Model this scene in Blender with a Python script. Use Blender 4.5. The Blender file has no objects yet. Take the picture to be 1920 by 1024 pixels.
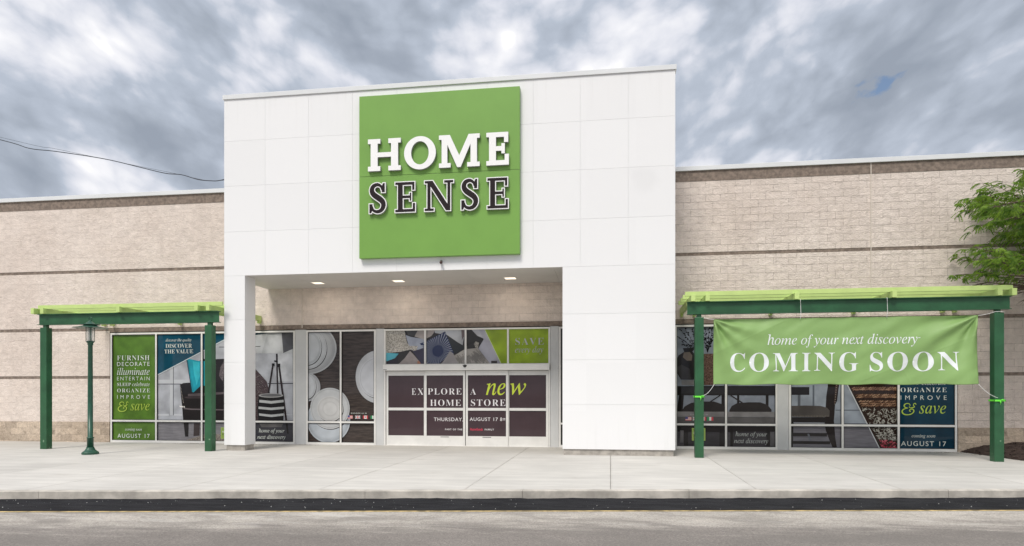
import bpy, bmesh, math, random
from mathutils import Vector, noise
from mathutils.geometry import tessellate_polygon
R = math.radians
random.seed(7)
scene = bpy.context.scene
COL = scene.collection

# ------------------------------------------------------------------ camera, light, exposure
cam_d = bpy.data.cameras.new('camera')
cam_d.sensor_width = 36.0
cam_d.lens = 36.0 * 1268.0 / 1920.0
cam_d.shift_y = (738.0 - 512.0) / 1920.0
cam_d.clip_end = 8000.0
cam_d.clip_start = 0.05
cam = bpy.data.objects.new('camera', cam_d)
cam.location = (0.0, -19.6, 1.56)
cam.rotation_euler = (R(90), 0.0, R(8.296))
COL.objects.link(cam)
scene.camera = cam

scene.view_settings.view_transform = 'Standard'
scene.view_settings.look = 'None'
scene.view_settings.exposure = 1.0
scene.view_settings.gamma = 1.0

SUN_EL, SUN_AZ = 52.0, 196.0      # elevation; compass direction the light comes from (0 = +Y, clockwise)
sdir = Vector((math.sin(R(SUN_AZ)) * math.cos(R(SUN_EL)), math.cos(R(SUN_AZ)) * math.cos(R(SUN_EL)), math.sin(R(SUN_EL))))
sun_d = bpy.data.lights.new('sun', 'SUN')
sun_d.energy = 1.36
sun_d.angle = R(20.0)
sun_d.color = (1.0, 0.945, 0.87)
sun = bpy.data.objects.new('sun', sun_d)
sun.rotation_euler = (-sdir).to_track_quat('-Z', 'Y').to_euler()
sun.location = (-10, -30, 40)
COL.objects.link(sun)

# ------------------------------------------------------------------ node helpers
class NT:
    def __init__(self, tree):
        self.t = tree
        self.n = tree.nodes
        self.l = tree.links
    def new(self, typ, **k):
        nd = self.n.new(typ)
        for a, b in k.items():
            setattr(nd, a, b)
        return nd
    def link(self, a, b):
        self.l.new(a, b)
    def put(self, sock, v):
        if hasattr(v, 'links'):
            self.l.new(v, sock)
        else:
            if sock.type == 'RGBA' and len(v) == 3:
                v = (v[0], v[1], v[2], 1.0)
            sock.default_value = v
    def math(self, op, a, b=0.0, c=None, clamp=False):
        m = self.new('ShaderNodeMath', operation=op, use_clamp=clamp)
        self.put(m.inputs[0], a)
        self.put(m.inputs[1], b)
        if c is not None:
            self.put(m.inputs[2], c)
        return m.outputs[0]
    def mix(self, f, a, b, blend='MIX'):
        m = self.new('ShaderNodeMix', data_type='RGBA', blend_type=blend)
        self.put(m.inputs[0], f)
        self.put(m.inputs[6], a)
        self.put(m.inputs[7], b)
        return m.outputs[2]
    def ramp(self, f, lo, hi, a=0.0, b=1.0, smooth=True):
        m = self.new('ShaderNodeMapRange', interpolation_type='SMOOTHSTEP' if smooth else 'LINEAR')
        self.put(m.inputs[0], f)
        m.inputs[1].default_value = lo
        m.inputs[2].default_value = hi
        m.inputs[3].default_value = a
        m.inputs[4].default_value = b
        return m.outputs[0]
    def noise(self, vec, scale, detail=4.0, rough=0.5, dist=0.0):
        m = self.new('ShaderNodeTexNoise')
        self.link(vec, m.inputs['Vector'])
        m.inputs['Scale'].default_value = scale
        m.inputs['Detail'].default_value = detail
        m.inputs['Roughness'].default_value = rough
        m.inputs['Distortion'].default_value = dist
        return m.outputs[0]
    def pos(self):
        return self.new('ShaderNodeNewGeometry').outputs['Position']
    def sep(self, v):
        s = self.new('ShaderNodeSeparateXYZ')
        self.link(v, s.inputs[0])
        return s.outputs
    def comb(self, x, y, z=0.0):
        c = self.new('ShaderNodeCombineXYZ')
        self.put(c.inputs[0], x)
        self.put(c.inputs[1], y)
        self.put(c.inputs[2], z)
        return c.outputs[0]
    def vmul(self, v, s):
        m = self.new('ShaderNodeVectorMath', operation='MULTIPLY')
        self.link(v, m.inputs[0])
        m.inputs[1].default_value = s
        return m.outputs[0]
    def vadd(self, v, s):
        m = self.new('ShaderNodeVectorMath', operation='ADD')
        self.put(m.inputs[0], v)
        self.put(m.inputs[1], s)
        return m.outputs[0]

# ------------------------------------------------------------------ sky
world = bpy.data.worlds.new('World')
scene.world = world
world.use_nodes = True
w = NT(world.node_tree)
w.n.clear()
sky = w.new('ShaderNodeTexSky', sky_type='NISHITA')
sky.sun_disc = False
sky.sun_elevation = R(SUN_EL)
sky.sun_rotation = R(SUN_AZ)
gen = w.new('ShaderNodeTexCoord').outputs['Generated']
gx, gy, gz = w.sep(gen)[0:3]
# lumpy broken clouds; the banks lean inwards on both sides as rolls seen end on do
lx_ = w.math('ADD', gx, 0.15)
lean = w.math('MULTIPLY', w.math('SQRT', w.math('ADD', w.math('MULTIPLY', lx_, lx_), 0.06)), 0.44)
cv = w.comb(w.math('MULTIPLY', gx, 1.65), w.math('MULTIPLY', gy, 1.6), w.math('MULTIPLY', w.math('SUBTRACT', gz, lean), 2.5))
warp = w.new('ShaderNodeTexNoise')
w.link(cv, warp.inputs['Vector'])
warp.inputs['Scale'].default_value = 1.6
warp.inputs['Detail'].default_value = 4.0
wv = w.new('ShaderNodeVectorMath', operation='SCALE')
w.link(w.vadd(warp.outputs['Color'], (-0.5, -0.5, -0.5)), wv.inputs[0])
wv.inputs['Scale'].default_value = 0.22
wadd = w.new('ShaderNodeVectorMath', operation='ADD')
w.link(cv, wadd.inputs[0])
w.link(wv.outputs[0], wadd.inputs[1])
cv = wadd.outputs[0]
def density(v):
    a = w.noise(w.vadd(v, (7.3, 2.1, 0.0)), 2.0, 10.0, 0.56, 0.0)
    vo = w.new('ShaderNodeTexVoronoi', feature='F1')
    w.link(w.vadd(v, (1.1, 4.2, 0.0)), vo.inputs['Vector'])
    vo.inputs['Scale'].default_value = 3.4
    vo.inputs['Detail'].default_value = 3.0
    vo.inputs['Roughness'].default_value = 0.6
    return a, w.math('SUBTRACT', 0.6, vo.outputs['Distance'])
n_big = w.noise(w.vadd(cv, (3.0, 1.0, 5.5)), 0.8, 2.0, 0.5, 0.0)
n_mid, puff = density(cv)
n_off, puff_off = density(w.vadd(cv, (-0.07, -0.05, 0.15)))
d0 = w.math('ADD', n_mid, w.math('MULTIPLY', puff, 0.27))
d1 = w.math('ADD', n_off, w.math('MULTIPLY', puff_off, 0.27))
relief = w.math('SUBTRACT', d0, d1)
shade = w.math('ADD', w.math('MULTIPLY', n_big, 0.85), w.math('MULTIPLY', d0, 0.75))
shade = w.math('ADD', shade, w.math('MULTIPLY', relief, 0.8))
shade = w.math('ADD', shade, w.math('MULTIPLY', gx, 0.07))
light = w.ramp(shade, 0.30, 1.02, smooth=False)
cloud = w.new('ShaderNodeValToRGB')
w.link(light, cloud.inputs[0])
cr = cloud.color_ramp
cr.elements[0].position = 0.0
cr.elements[0].color = (0.145, 0.165, 0.198, 1)
cr.elements[1].position = 1.0
cr.elements[1].color = (0.55, 0.545, 0.545, 1)
e = cr.elements.new(0.20); e.color = (0.172, 0.193, 0.228, 1)
e = cr.elements.new(0.42); e.color = (0.222, 0.246, 0.288, 1)
e = cr.elements.new(0.60); e.color = (0.330, 0.340, 0.374, 1)
e = cr.elements.new(0.82); e.color = (0.425, 0.425, 0.440, 1)
hole = w.ramp(w.math('ADD', w.math('MULTIPLY', n_mid, 1.0), w.math('MULTIPLY', puff, 0.15)), 0.155, 0.19, 1.0, 0.0)
bgc = w.new('ShaderNodeBackground')
w.link(cloud.outputs[0], bgc.inputs[0])
# overcast decks are brightest overhead
w.link(w.ramp(gz, 0.45, 1.0, 1.12, 1.8), bgc.inputs[1])
bgs = w.new('ShaderNodeBackground')
w.link(sky.outputs[0], bgs.inputs[0])
bgs.inputs[1].default_value = 0.06
mx = w.new('ShaderNodeMixShader')
w.link(w.math('MULTIPLY', hole, w.ramp(gz, 0.12, 0.24, 0.0, 0.85)), mx.inputs[0])
w.link(bgc.outputs[0], mx.inputs[1])
w.link(bgs.outputs[0], mx.inputs[2])
wo = w.new('ShaderNodeOutputWorld')
w.link(mx.outputs[0], wo.inputs[0])

# ------------------------------------------------------------------ materials
MATS = {}
def mat(name, color=(0.5, 0.5, 0.5), rough=0.6, metal=0.0, spec=0.5, var=0.0, vscale=3.0, bump=0.0, bscale=40.0, emit=None, coat=0.0):
    m = bpy.data.materials.new(name)
    m.use_nodes = True
    t = NT(m.node_tree)
    p = t.n['Principled BSDF']
    p.inputs['Base Color'].default_value = (*color, 1)
    p.inputs['Roughness'].default_value = rough
    p.inputs['Metallic'].default_value = metal
    p.inputs['Specular IOR Level'].default_value = spec
    p.inputs['Coat Weight'].default_value = coat
    p.inputs['Coat Roughness'].default_value = 0.05
    if var > 0:
        nz = t.noise(t.pos(), vscale, 6.0, 0.6)
        f = t.ramp(nz, 0.3, 0.7, 1.0 - var, 1.0 + var * 0.6)
        c = t.mix(1.0, color, t.comb(f, f, f), 'MULTIPLY')
        t.link(c, p.inputs['Base Color'])
    if bump > 0:
        b = t.new('ShaderNodeBump')
        b.inputs['Strength'].default_value = bump
        b.inputs['Distance'].default_value = 0.01
        t.link(t.noise(t.pos(), bscale, 4.0, 0.6), b.inputs['Height'])
        t.link(b.outputs[0], p.inputs['Normal'])
    if emit:
        p.inputs['Emission Color'].default_value = (*emit[0], 1)
        p.inputs['Emission Strength'].default_value = emit[1]
    MATS[name] = m
    return m

def mat_block(name, col_a, col_b, base=False, smooth=False):
    """split faced concrete block: x along the wall, z up"""
    m = bpy.data.materials.new(name)
    m.use_nodes = True
    t = NT(m.node_tree)
    p = t.n['Principled BSDF']
    pos = t.pos()
    x, y, z = t.sep(pos)[0:3]
    v = t.comb(t.math('ADD', x, y), t.math('SUBTRACT', z, 0.03), 0.0)
    bt = t.new('ShaderNodeTexBrick')
    t.link(v, bt.inputs['Vector'])
    bt.offset = 0.5
    bt.inputs['Scale'].default_value = 1.0
    bt.inputs['Brick Width'].default_value = 0.406
    bt.inputs['Row Height'].default_value = 0.2035
    bt.inputs['Mortar Size'].default_value = 0.006
    bt.inputs['Mortar Smooth'].default_value = 0.25
    bt.inputs['Color1'].default_value = (0, 0, 0, 1)
    bt.inputs['Color2'].default_value = (1, 1, 1, 1)
    bt.inputs['Mortar'].default_value = (0.5, 0.5, 0.5, 1)
    bcol = t.new('ShaderNodeSeparateColor')
    t.link(bt.outputs['Color'], bcol.inputs[0])
    brick_rand = bcol.outputs[0]
    mortar = bt.outputs['Fac']
    big = t.noise(pos, 0.5, 4.0, 0.6)
    mid = t.noise(pos, 5.0, 6.0, 0.62)
    fine = t.noise(pos, 38.0, 5.0, 0.65)
    patch = t.ramp(t.noise(t.vadd(pos, (31.0, 5.0, 9.0)), 1.1, 5.0, 0.65), 0.38, 0.58)
    # joints show clearly on the right hand wing, hardly at all on the left one
    side = t.ramp(x, -11.0, 1.0, 0.22, 1.0)
    jl = t.math('MULTIPLY', mortar, t.math('MULTIPLY', side, t.math('ADD', t.math('MULTIPLY', t.ramp(t.noise(t.vmul(t.vadd(pos, (2.0, 7.0, 4.0)), (0.9, 0.9, 2.6)), 1.6, 5.0, 0.7), 0.40, 0.58), 0.95), 0.05)))
    if base:
        jl = t.math('MULTIPLY', mortar, 0.6)
    col = t.mix(t.ramp(big, 0.3, 0.7), col_a, col_b)
    f1 = t.ramp(brick_rand, 0.0, 1.0, 0.955 if not base else 0.78, 1.035 if not base else 1.2, smooth=False)
    f2 = t.ramp(mid, 0.25, 0.75, 0.90, 1.08)
    f3 = t.ramp(fine, 0.25, 0.75, 0.93, 1.05) if not base else t.ramp(fine, 0.25, 0.75, 0.80, 1.18)
    f = t.math('MULTIPLY', f1, t.math('MULTIPLY', f2, f3))
    col = t.mix(1.0, col, t.comb(f, f, f), 'MULTIPLY')
    if base:
        col = t.mix(t.ramp(t.noise(t.vadd(pos, (3.0, 8.0, 1.0)), 3.5, 6.0, 0.7), 0.5, 0.68, 0.0, 0.55), col, (0.13, 0.10, 0.075))
    # rain streaks and dirt
    st = t.noise(t.vmul(pos, (6.0, 6.0, 0.45)), 1.0, 5.0, 0.65)
    col = t.mix(t.ramp(st, 0.56, 0.78, 0.0, 0.30), col, (0.30, 0.25, 0.205))
    col = t.mix(t.math('MULTIPLY', jl, 0.55), col, (0.22, 0.18, 0.15))
    t.link(col, p.inputs['Base Color'])
    p.inputs['Roughness'].default_value = 0.9
    p.inputs['Specular IOR Level'].default_value = 0.2
    hmid = t.noise(t.vmul(pos, (6.5, 6.5, 7.5)), 1.0, 4.5, 0.6, 0.5)
    vor = t.new('ShaderNodeTexVoronoi')
    t.link(t.vmul(pos, (5.5, 5.5, 10.0)), vor.inputs['Vector'])
    h = t.math('ADD', t.math('MULTIPLY', hmid, 1.5), t.math('MULTIPLY', fine, 0.35))
    h = t.math('ADD', h, t.math('MULTIPLY', vor.outputs['Distance'], 0.35))
    h = t.math('SUBTRACT', h, t.math('MULTIPLY', mortar, t.math('MULTIPLY', side, 0.5)))
    b = t.new('ShaderNodeBump')
    b.inputs['Strength'].default_value = 0.62
    b.inputs['Distance'].default_value = 0.04
    t.link(h, b.inputs['Height'])
    t.link(b.outputs[0], p.inputs['Normal'])
    MATS[name] = m
    return m

mat_block('wall_block', (0.655, 0.565, 0.50), (0.735, 0.648, 0.582))
mat_block('base_block', (0.46, 0.37, 0.285), (0.55, 0.455, 0.36), base=True)
mat('band_stone', (0.225, 0.178, 0.145), 0.9, var=0.35, vscale=9.0, bump=0.6, bscale=60)
mat('coping_metal', (0.70, 0.715, 0.72), 0.35, var=0.04, vscale=1.0)
mat('caulk', (0.60, 0.54, 0.47), 0.7)
mat('roof_membrane', (0.5, 0.5, 0.5), 0.8, var=0.1)
def mat_panel():
    m = bpy.data.materials.new('panel_white')
    m.use_nodes = True
    t = NT(m.node_tree)
    p = t.n['Principled BSDF']
    pos = t.pos()
    x, y, z = t.sep(pos)[0:3]
    wn = t.new('ShaderNodeTexWhiteNoise', noise_dimensions='3D')
    t.link(t.comb(t.math('FLOOR', t.math('DIVIDE', t.math('ADD', x, 9.28), 1.2386)), t.math('FLOOR', t.math('DIVIDE', t.math('SUBTRACT', z, 4.778), 1.2225)), 0.5), wn.inputs[0])
    tone = t.ramp(wn.outputs[0], 0.0, 1.0, 0.975, 1.0, smooth=False)
    run = t.noise(t.vmul(pos, (7.0, 7.0, 0.35)), 1.0, 6.0, 0.65)
    top = t.ramp(z, 8.2, 9.6, 0.0, 1.0)
    foot = t.ramp(z, 1.1, 0.15, 0.0, 1.0)
    dirt = t.math('MULTIPLY', t.ramp(run, 0.5, 0.75, 0.0, 1.0), t.math('ADD', t.math('MULTIPLY', top, 0.10), t.math('MULTIPLY', foot, 0.14)))
    col = t.mix(1.0, (0.81, 0.812, 0.812), t.comb(tone, tone, tone), 'MULTIPLY')
    col = t.mix(dirt, col, (0.42, 0.40, 0.36))
    dx = t.math('SUBTRACT', x, 0.84); dz = t.math('SUBTRACT', z, 6.92)
    dd = t.math('SQRT', t.math('ADD', t.math('MULTIPLY', dx, dx), t.math('MULTIPLY', dz, dz)))
    dd = t.math('ADD', dd, t.math('MULTIPLY', t.math('SUBTRACT', t.noise(pos, 3.0, 4.0, 0.6), 0.5), 0.3))
    col = t.mix(t.ramp(dd, 0.15, 0.45, 0.10, 0.0), col, (0.45, 0.45, 0.45))
    t.link(col, p.inputs['Base Color'])
    p.inputs['Roughness'].default_value = 0.38
    p.inputs['Specular IOR Level'].default_value = 0.4
    b = t.new('ShaderNodeBump')
    b.inputs['Strength'].default_value = 0.12
    b.inputs['Distance'].default_value = 0.02
    t.link(t.noise(pos, 1.3, 2.0, 0.5), b.inputs['Height'])
    t.link(b.outputs[0], p.inputs['Normal'])
    MATS['panel_white'] = m
mat_panel()
mat('panel_joint', (0.76, 0.76, 0.76), 0.7)
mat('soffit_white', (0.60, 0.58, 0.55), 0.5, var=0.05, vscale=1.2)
mat('concrete_block', (0.40, 0.37, 0.33), 0.9, var=0.25, vscale=6, bump=0.5)
mat('alu_frame', (0.74, 0.73, 0.70), 0.42, metal=0.0, var=0.06, vscale=3, spec=0.5)
mat('alu_panel', (0.56, 0.565, 0.56), 0.42, var=0.06, vscale=1.5)
mat('gasket', (0.03, 0.03, 0.03), 0.6)
mat('sign_green', (0.172, 0.352, 0.062), 0.42, var=0.06, vscale=0.6)
mat('letter_white', (0.86, 0.86, 0.85), 0.4)
mat('letter_side', (0.30, 0.31, 0.30), 0.4)
mat('letter_dark', (0.026, 0.020, 0.022), 0.7, spec=0.1)
mat('pergola_green', (0.022, 0.100, 0.040), 0.38, var=0.22, vscale=2.2, bump=0.12, bscale=30)
m_ = MATS['pergola_green']
t_ = NT(m_.node_tree)
p_ = t_.n['Principled BSDF']
src_ = p_.inputs['Base Color'].links[0].from_socket
v_ = t_.new('ShaderNodeTexVoronoi')
t_.link(t_.pos(), v_.inputs['Vector'])
v_.inputs['Scale'].default_value = 11.0
low_ = t_.ramp(t_.sep(t_.pos())[2], 0.1, 1.7, 1.0, 0.0)
ch_ = t_.math('MULTIPLY', t_.math('LESS_THAN', v_.outputs['Distance'], t_.math('MULTIPLY', t_.ramp(t_.noise(t_.pos(), 5.0, 4.0, 0.6), 0.48, 0.68), t_.math('MULTIPLY', low_, 0.30))), 0.8)
t_.link(t_.mix(ch_, src_, (0.20, 0.30, 0.20)), p_.inputs['Base Color'])
mat('pergola_lime', (0.51, 0.655, 0.225), 0.5, var=0.07, vscale=3)
mat('lamp_green', (0.012, 0.072, 0.042), 0.35, var=0.2, vscale=8)
mat('rope_white', (0.8, 0.8, 0.78), 0.8)
mat('tape_green', (0.16, 0.80, 0.06), 0.45)
mat('cable_black', (0.03, 0.035, 0.045), 0.6)
mat('sensor_brown', (0.06, 0.03, 0.027), 0.4)
mat('light_lit', (0.9, 0.85, 0.75), 0.5, emit=((1.0, 0.86, 0.66), 0.62))
mat('bark', (0.12, 0.085, 0.06), 0.9, var=0.3, vscale=12, bump=0.8, bscale=30)
mat('mulch', (0.040, 0.023, 0.017), 0.95, var=0.5, vscale=25, bump=1.0, bscale=60)
mat('litter', (0.16, 0.12, 0.08), 0.9)
mat('stone_chip', (0.55, 0.55, 0.53), 0.9)

def mat_leaf(name, a, b):
    m = bpy.data.materials.new(name)
    m.use_nodes = True
    t = NT(m.node_tree)
    p = t.n['Principled BSDF']
    c = t.mix(t.ramp(t.noise(t.pos(), 4.5, 5.0, 0.7), 0.38, 0.62), a, b)
    t.link(c, p.inputs['Base Color'])
    p.inputs['Roughness'].default_value = 0.5
    tr = t.new('ShaderNodeBsdfTranslucent')
    t.link(t.mix(1.0, c, (1.3, 1.5, 0.6), 'MULTIPLY'), tr.inputs[0])
    mxs = t.new('ShaderNodeMixShader')
    mxs.inputs[0].default_value = 0.35
    t.link(p.outputs[0], mxs.inputs[1])
    t.link(tr.outputs[0], mxs.inputs[2])
    t.link(mxs.outputs[0], t.n['Material Output'].inputs[0])
    MATS[name] = m
mat_leaf('leaf', (0.07, 0.145, 0.018), (0.24, 0.36, 0.05))

def mat_glass(name):
    m = bpy.data.materials.new(name)
    m.use_nodes = True
    t = NT(m.node_tree)
    p = t.n['Principled BSDF']
    p.inputs['Base Color'].default_value = (0.9, 0.95, 0.93, 1)
    p.inputs['Roughness'].default_value = 0.05
    p.inputs['Alpha'].default_value = 0.35
    MATS[name] = m
mat_glass('lantern_glass')

def mat_sidewalk():
    m = bpy.data.materials.new('sidewalk')
    m.use_nodes = True
    t = NT(m.node_tree)
    p = t.n['Principled BSDF']
    pos = t.pos()
    x, y, z = t.sep(pos)[0:3]
    cx = t.math('FLOOR', t.math('DIVIDE', x, 2.35))
    cy = t.math('FLOOR', t.math('DIVIDE', t.math('ADD', y, 6.02), 6.02))
    wn = t.new('ShaderNodeTexWhiteNoise', noise_dimensions='3D')
    t.link(t.comb(cx, cy, 0.3), wn.inputs[0])
    slab = t.ramp(wn.outputs[0], 0.0, 1.0, 0.93, 1.04, smooth=False)
    # broom and trowel streaks along the walk
    st = t.noise(t.vmul(pos, (0.5, 3.2, 1.0)), 1.2, 7.0, 0.6, 0.3)
    bl = t.noise(pos, 0.55, 6.0, 0.62)
    fine = t.noise(pos, 60.0, 4.0, 0.6)
    f = t.math('MULTIPLY', slab, t.math('MULTIPLY', t.ramp(st, 0.25, 0.75, 0.90, 1.07), t.ramp(fine, 0.2, 0.8, 0.96, 1.04)))
    f = t.math('MULTIPLY', f, t.ramp(bl, 0.3, 0.7, 0.92, 1.06))
    col = t.mix(1.0, (0.535, 0.515, 0.48), t.comb(f, f, f), 'MULTIPLY')
    col = t.mix(t.ramp(t.noise(t.vmul(pos, (0.8, 2.5, 1.0)), 2.2, 7.0, 0.7), 0.60, 0.72, 0.0, 0.28), col, (0.68, 0.67, 0.65))
    col = t.mix(t.ramp(t.noise(t.vadd(pos, (4.0, 40.0, 0.0)), 1.3, 6.0, 0.7), 0.56, 0.75, 0.0, 0.35), col, (0.40, 0.37, 0.32))
    # the strip along the building is greyer
    col = t.mix(t.math('MULTIPLY', t.ramp(t.math('ADD', y, t.math('MULTIPLY', bl, 1.2)), -2.6, -0.1, 0.0, 1.0), 0.32), col, (0.34, 0.325, 0.285))
    spots = t.new('ShaderNodeTexVoronoi')
    t.link(pos, spots.inputs['Vector'])
    spots.inputs['Scale'].default_value = 1.6
    spots.inputs['Randomness'].default_value = 1.0
    col = t.mix(t.math('MULTIPLY', t.ramp(spots.outputs['Distance'], 0.018, 0.035, 0.5, 0.0), t.ramp(bl, 0.45, 0.55)), col, (0.28, 0.26, 0.23))
    ej = t.math('ABSOLUTE', t.math('SUBTRACT', t.math('FRACT', t.math('ADD', t.math('DIVIDE', x, 2.35), 0.5)), 0.5))
    col = t.mix(t.math('MULTIPLY', t.ramp(ej, 0.0, 0.022, 0.30, 0.0), t.ramp(t.noise(pos, 2.0, 5.0, 0.7), 0.4, 0.6, 0.25, 1.0)), col, (0.36, 0.33, 0.29))
    t.link(col, p.inputs['Base Color'])
    p.inputs['Roughness'].default_value = 0.85
    p.inputs['Specular IOR Level'].default_value = 0.3
    b = t.new('ShaderNodeBump')
    b.inputs['Strength'].default_value = 0.25
    b.inputs['Distance'].default_value = 0.004
    t.link(t.math('ADD', fine, st), b.inputs['Height'])
    t.link(b.outputs[0], p.inputs['Normal'])
    MATS['sidewalk'] = m
mat_sidewalk()

def mat_road():
    m = bpy.data.materials.new('road_old')
    m.use_nodes = True
    t = NT(m.node_tree)
    p = t.n['Principled BSDF']
    pos = t.pos()
    x, y, z = t.sep(pos)[0:3]
    d = t.math('SUBTRACT', y, t.math('ADD', t.math('MULTIPLY', x, 0.152), -9.85))   # 0 at the line, negative towards the camera
    st = t.noise(t.vmul(pos, (0.55, 2.4, 1.0)), 1.5, 8.0, 0.65, 0.5)
    bl = t.noise(pos, 0.7, 6.0, 0.65)
    fine = t.noise(pos, 55.0, 4.0, 0.8)
    mid = t.noise(pos, 28.0, 4.0, 0.7)
    # pale dusty margin that fades towards the wheel track
    dd = t.math('ADD', d, t.math('MULTIPLY', t.math('SUBTRACT', st, 0.5), 2.6))
    dust = t.ramp(dd, -1.55, -0.35, 0.0, 1.0)
    col = t.mix(dust, (0.185, 0.165, 0.148), (0.385, 0.352, 0.31))
    f = t.math('MULTIPLY', t.ramp(fine, 0.30, 0.70, 0.62, 1.42), t.math('MULTIPLY', t.ramp(mid, 0.3, 0.7, 0.88, 1.12), t.ramp(bl, 0.3, 0.7, 0.88, 1.1)))
    col = t.mix(1.0, col, t.comb(f, f, f), 'MULTIPLY')
    patchn = t.ramp(t.noise(t.vmul(t.vadd(pos, (9.0, 3.0, 0.0)), (0.6, 1.4, 1.0)), 1.1, 7.0, 0.7, 1.0), 0.48, 0.60, 0.0, 0.45)
    col = t.mix(patchn, col, (0.16, 0.145, 0.13))
    pale = t.math('MULTIPLY', t.ramp(t.noise(t.vmul(t.vadd(pos, (5.0, 1.5, 0.0)), (0.7, 1.7, 1.0)), 1.9, 8.0, 0.7, 0.8), 0.54, 0.66, 0.0, 0.6), t.ramp(d, -1.4, -0.2, 0.0, 1.0))
    col = t.mix(pale, col, (0.50, 0.475, 0.44))
    crack = t.new('ShaderNodeTexVoronoi', feature='DISTANCE_TO_EDGE')
    t.link(t.vadd(t.vmul(pos, (0.35, 1.3, 1.0)), t.comb(bl, st, 0.0)), crack.inputs['Vector'])
    crack.inputs['Scale'].default_value = 0.8
    ck = t.math('MULTIPLY', t.ramp(crack.outputs['Distance'], 0.0, 0.008, 1.0, 0.0), t.ramp(mid, 0.48, 0.56, 0.0, 0.5))
    col = t.mix(ck, col, (0.09, 0.08, 0.075))
    t.link(col, p.inputs['Base Color'])
    p.inputs['Roughness'].default_value = 0.85
    b = t.new('ShaderNodeBump')
    b.inputs['Strength'].default_value = 0.5
    b.inputs['Distance'].default_value = 0.006
    t.link(fine, b.inputs['Height'])
    t.link(b.outputs[0], p.inputs['Normal'])
    MATS['road_old'] = m
mat_road()

def mat_asphalt():
    m = bpy.data.materials.new('asphalt_new')
    m.use_nodes = True
    t = NT(m.node_tree)
    p = t.n['Principled BSDF']
    pos = t.pos()
    fine = t.noise(pos, 90.0, 4.0, 0.7)
    v = t.new('ShaderNodeTexVoronoi')
    t.link(pos, v.inputs['Vector'])
    v.inputs['Scale'].default_value = 13.0
    col = t.mix(t.ramp(t.noise(t.vmul(pos, (1.0, 3.0, 1.0)), 2.0, 5.0, 0.6), 0.3, 0.7), (0.012, 0.012, 0.014), (0.026, 0.026, 0.029))
    f = t.ramp(fine, 0.2, 0.8, 0.5, 1.6)
    col = t.mix(1.0, col, t.comb(f, f, f), 'MULTIPLY')
    t.link(col, p.inputs['Base Color'])
    p.inputs['Roughness'].default_value = 0.9
    p.inputs['Specular IOR Level'].default_value = 0.12
    b = t.new('ShaderNodeBump')
    b.inputs['Strength'].default_value = 0.9
    b.inputs['Distance'].default_value = 0.01
    t.link(fine, b.inputs['Height'])
    t.link(b.outputs[0], p.inputs['Normal'])
    MATS['asphalt_new'] = m
mat_asphalt()
mat('kerb_concrete', (0.50, 0.465, 0.41), 0.9, var=0.34, vscale=2.2, bump=0.35, bscale=50)
mat('yellow_paint', (0.50, 0.37, 0.16), 0.8, var=0.6, vscale=9)

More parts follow.
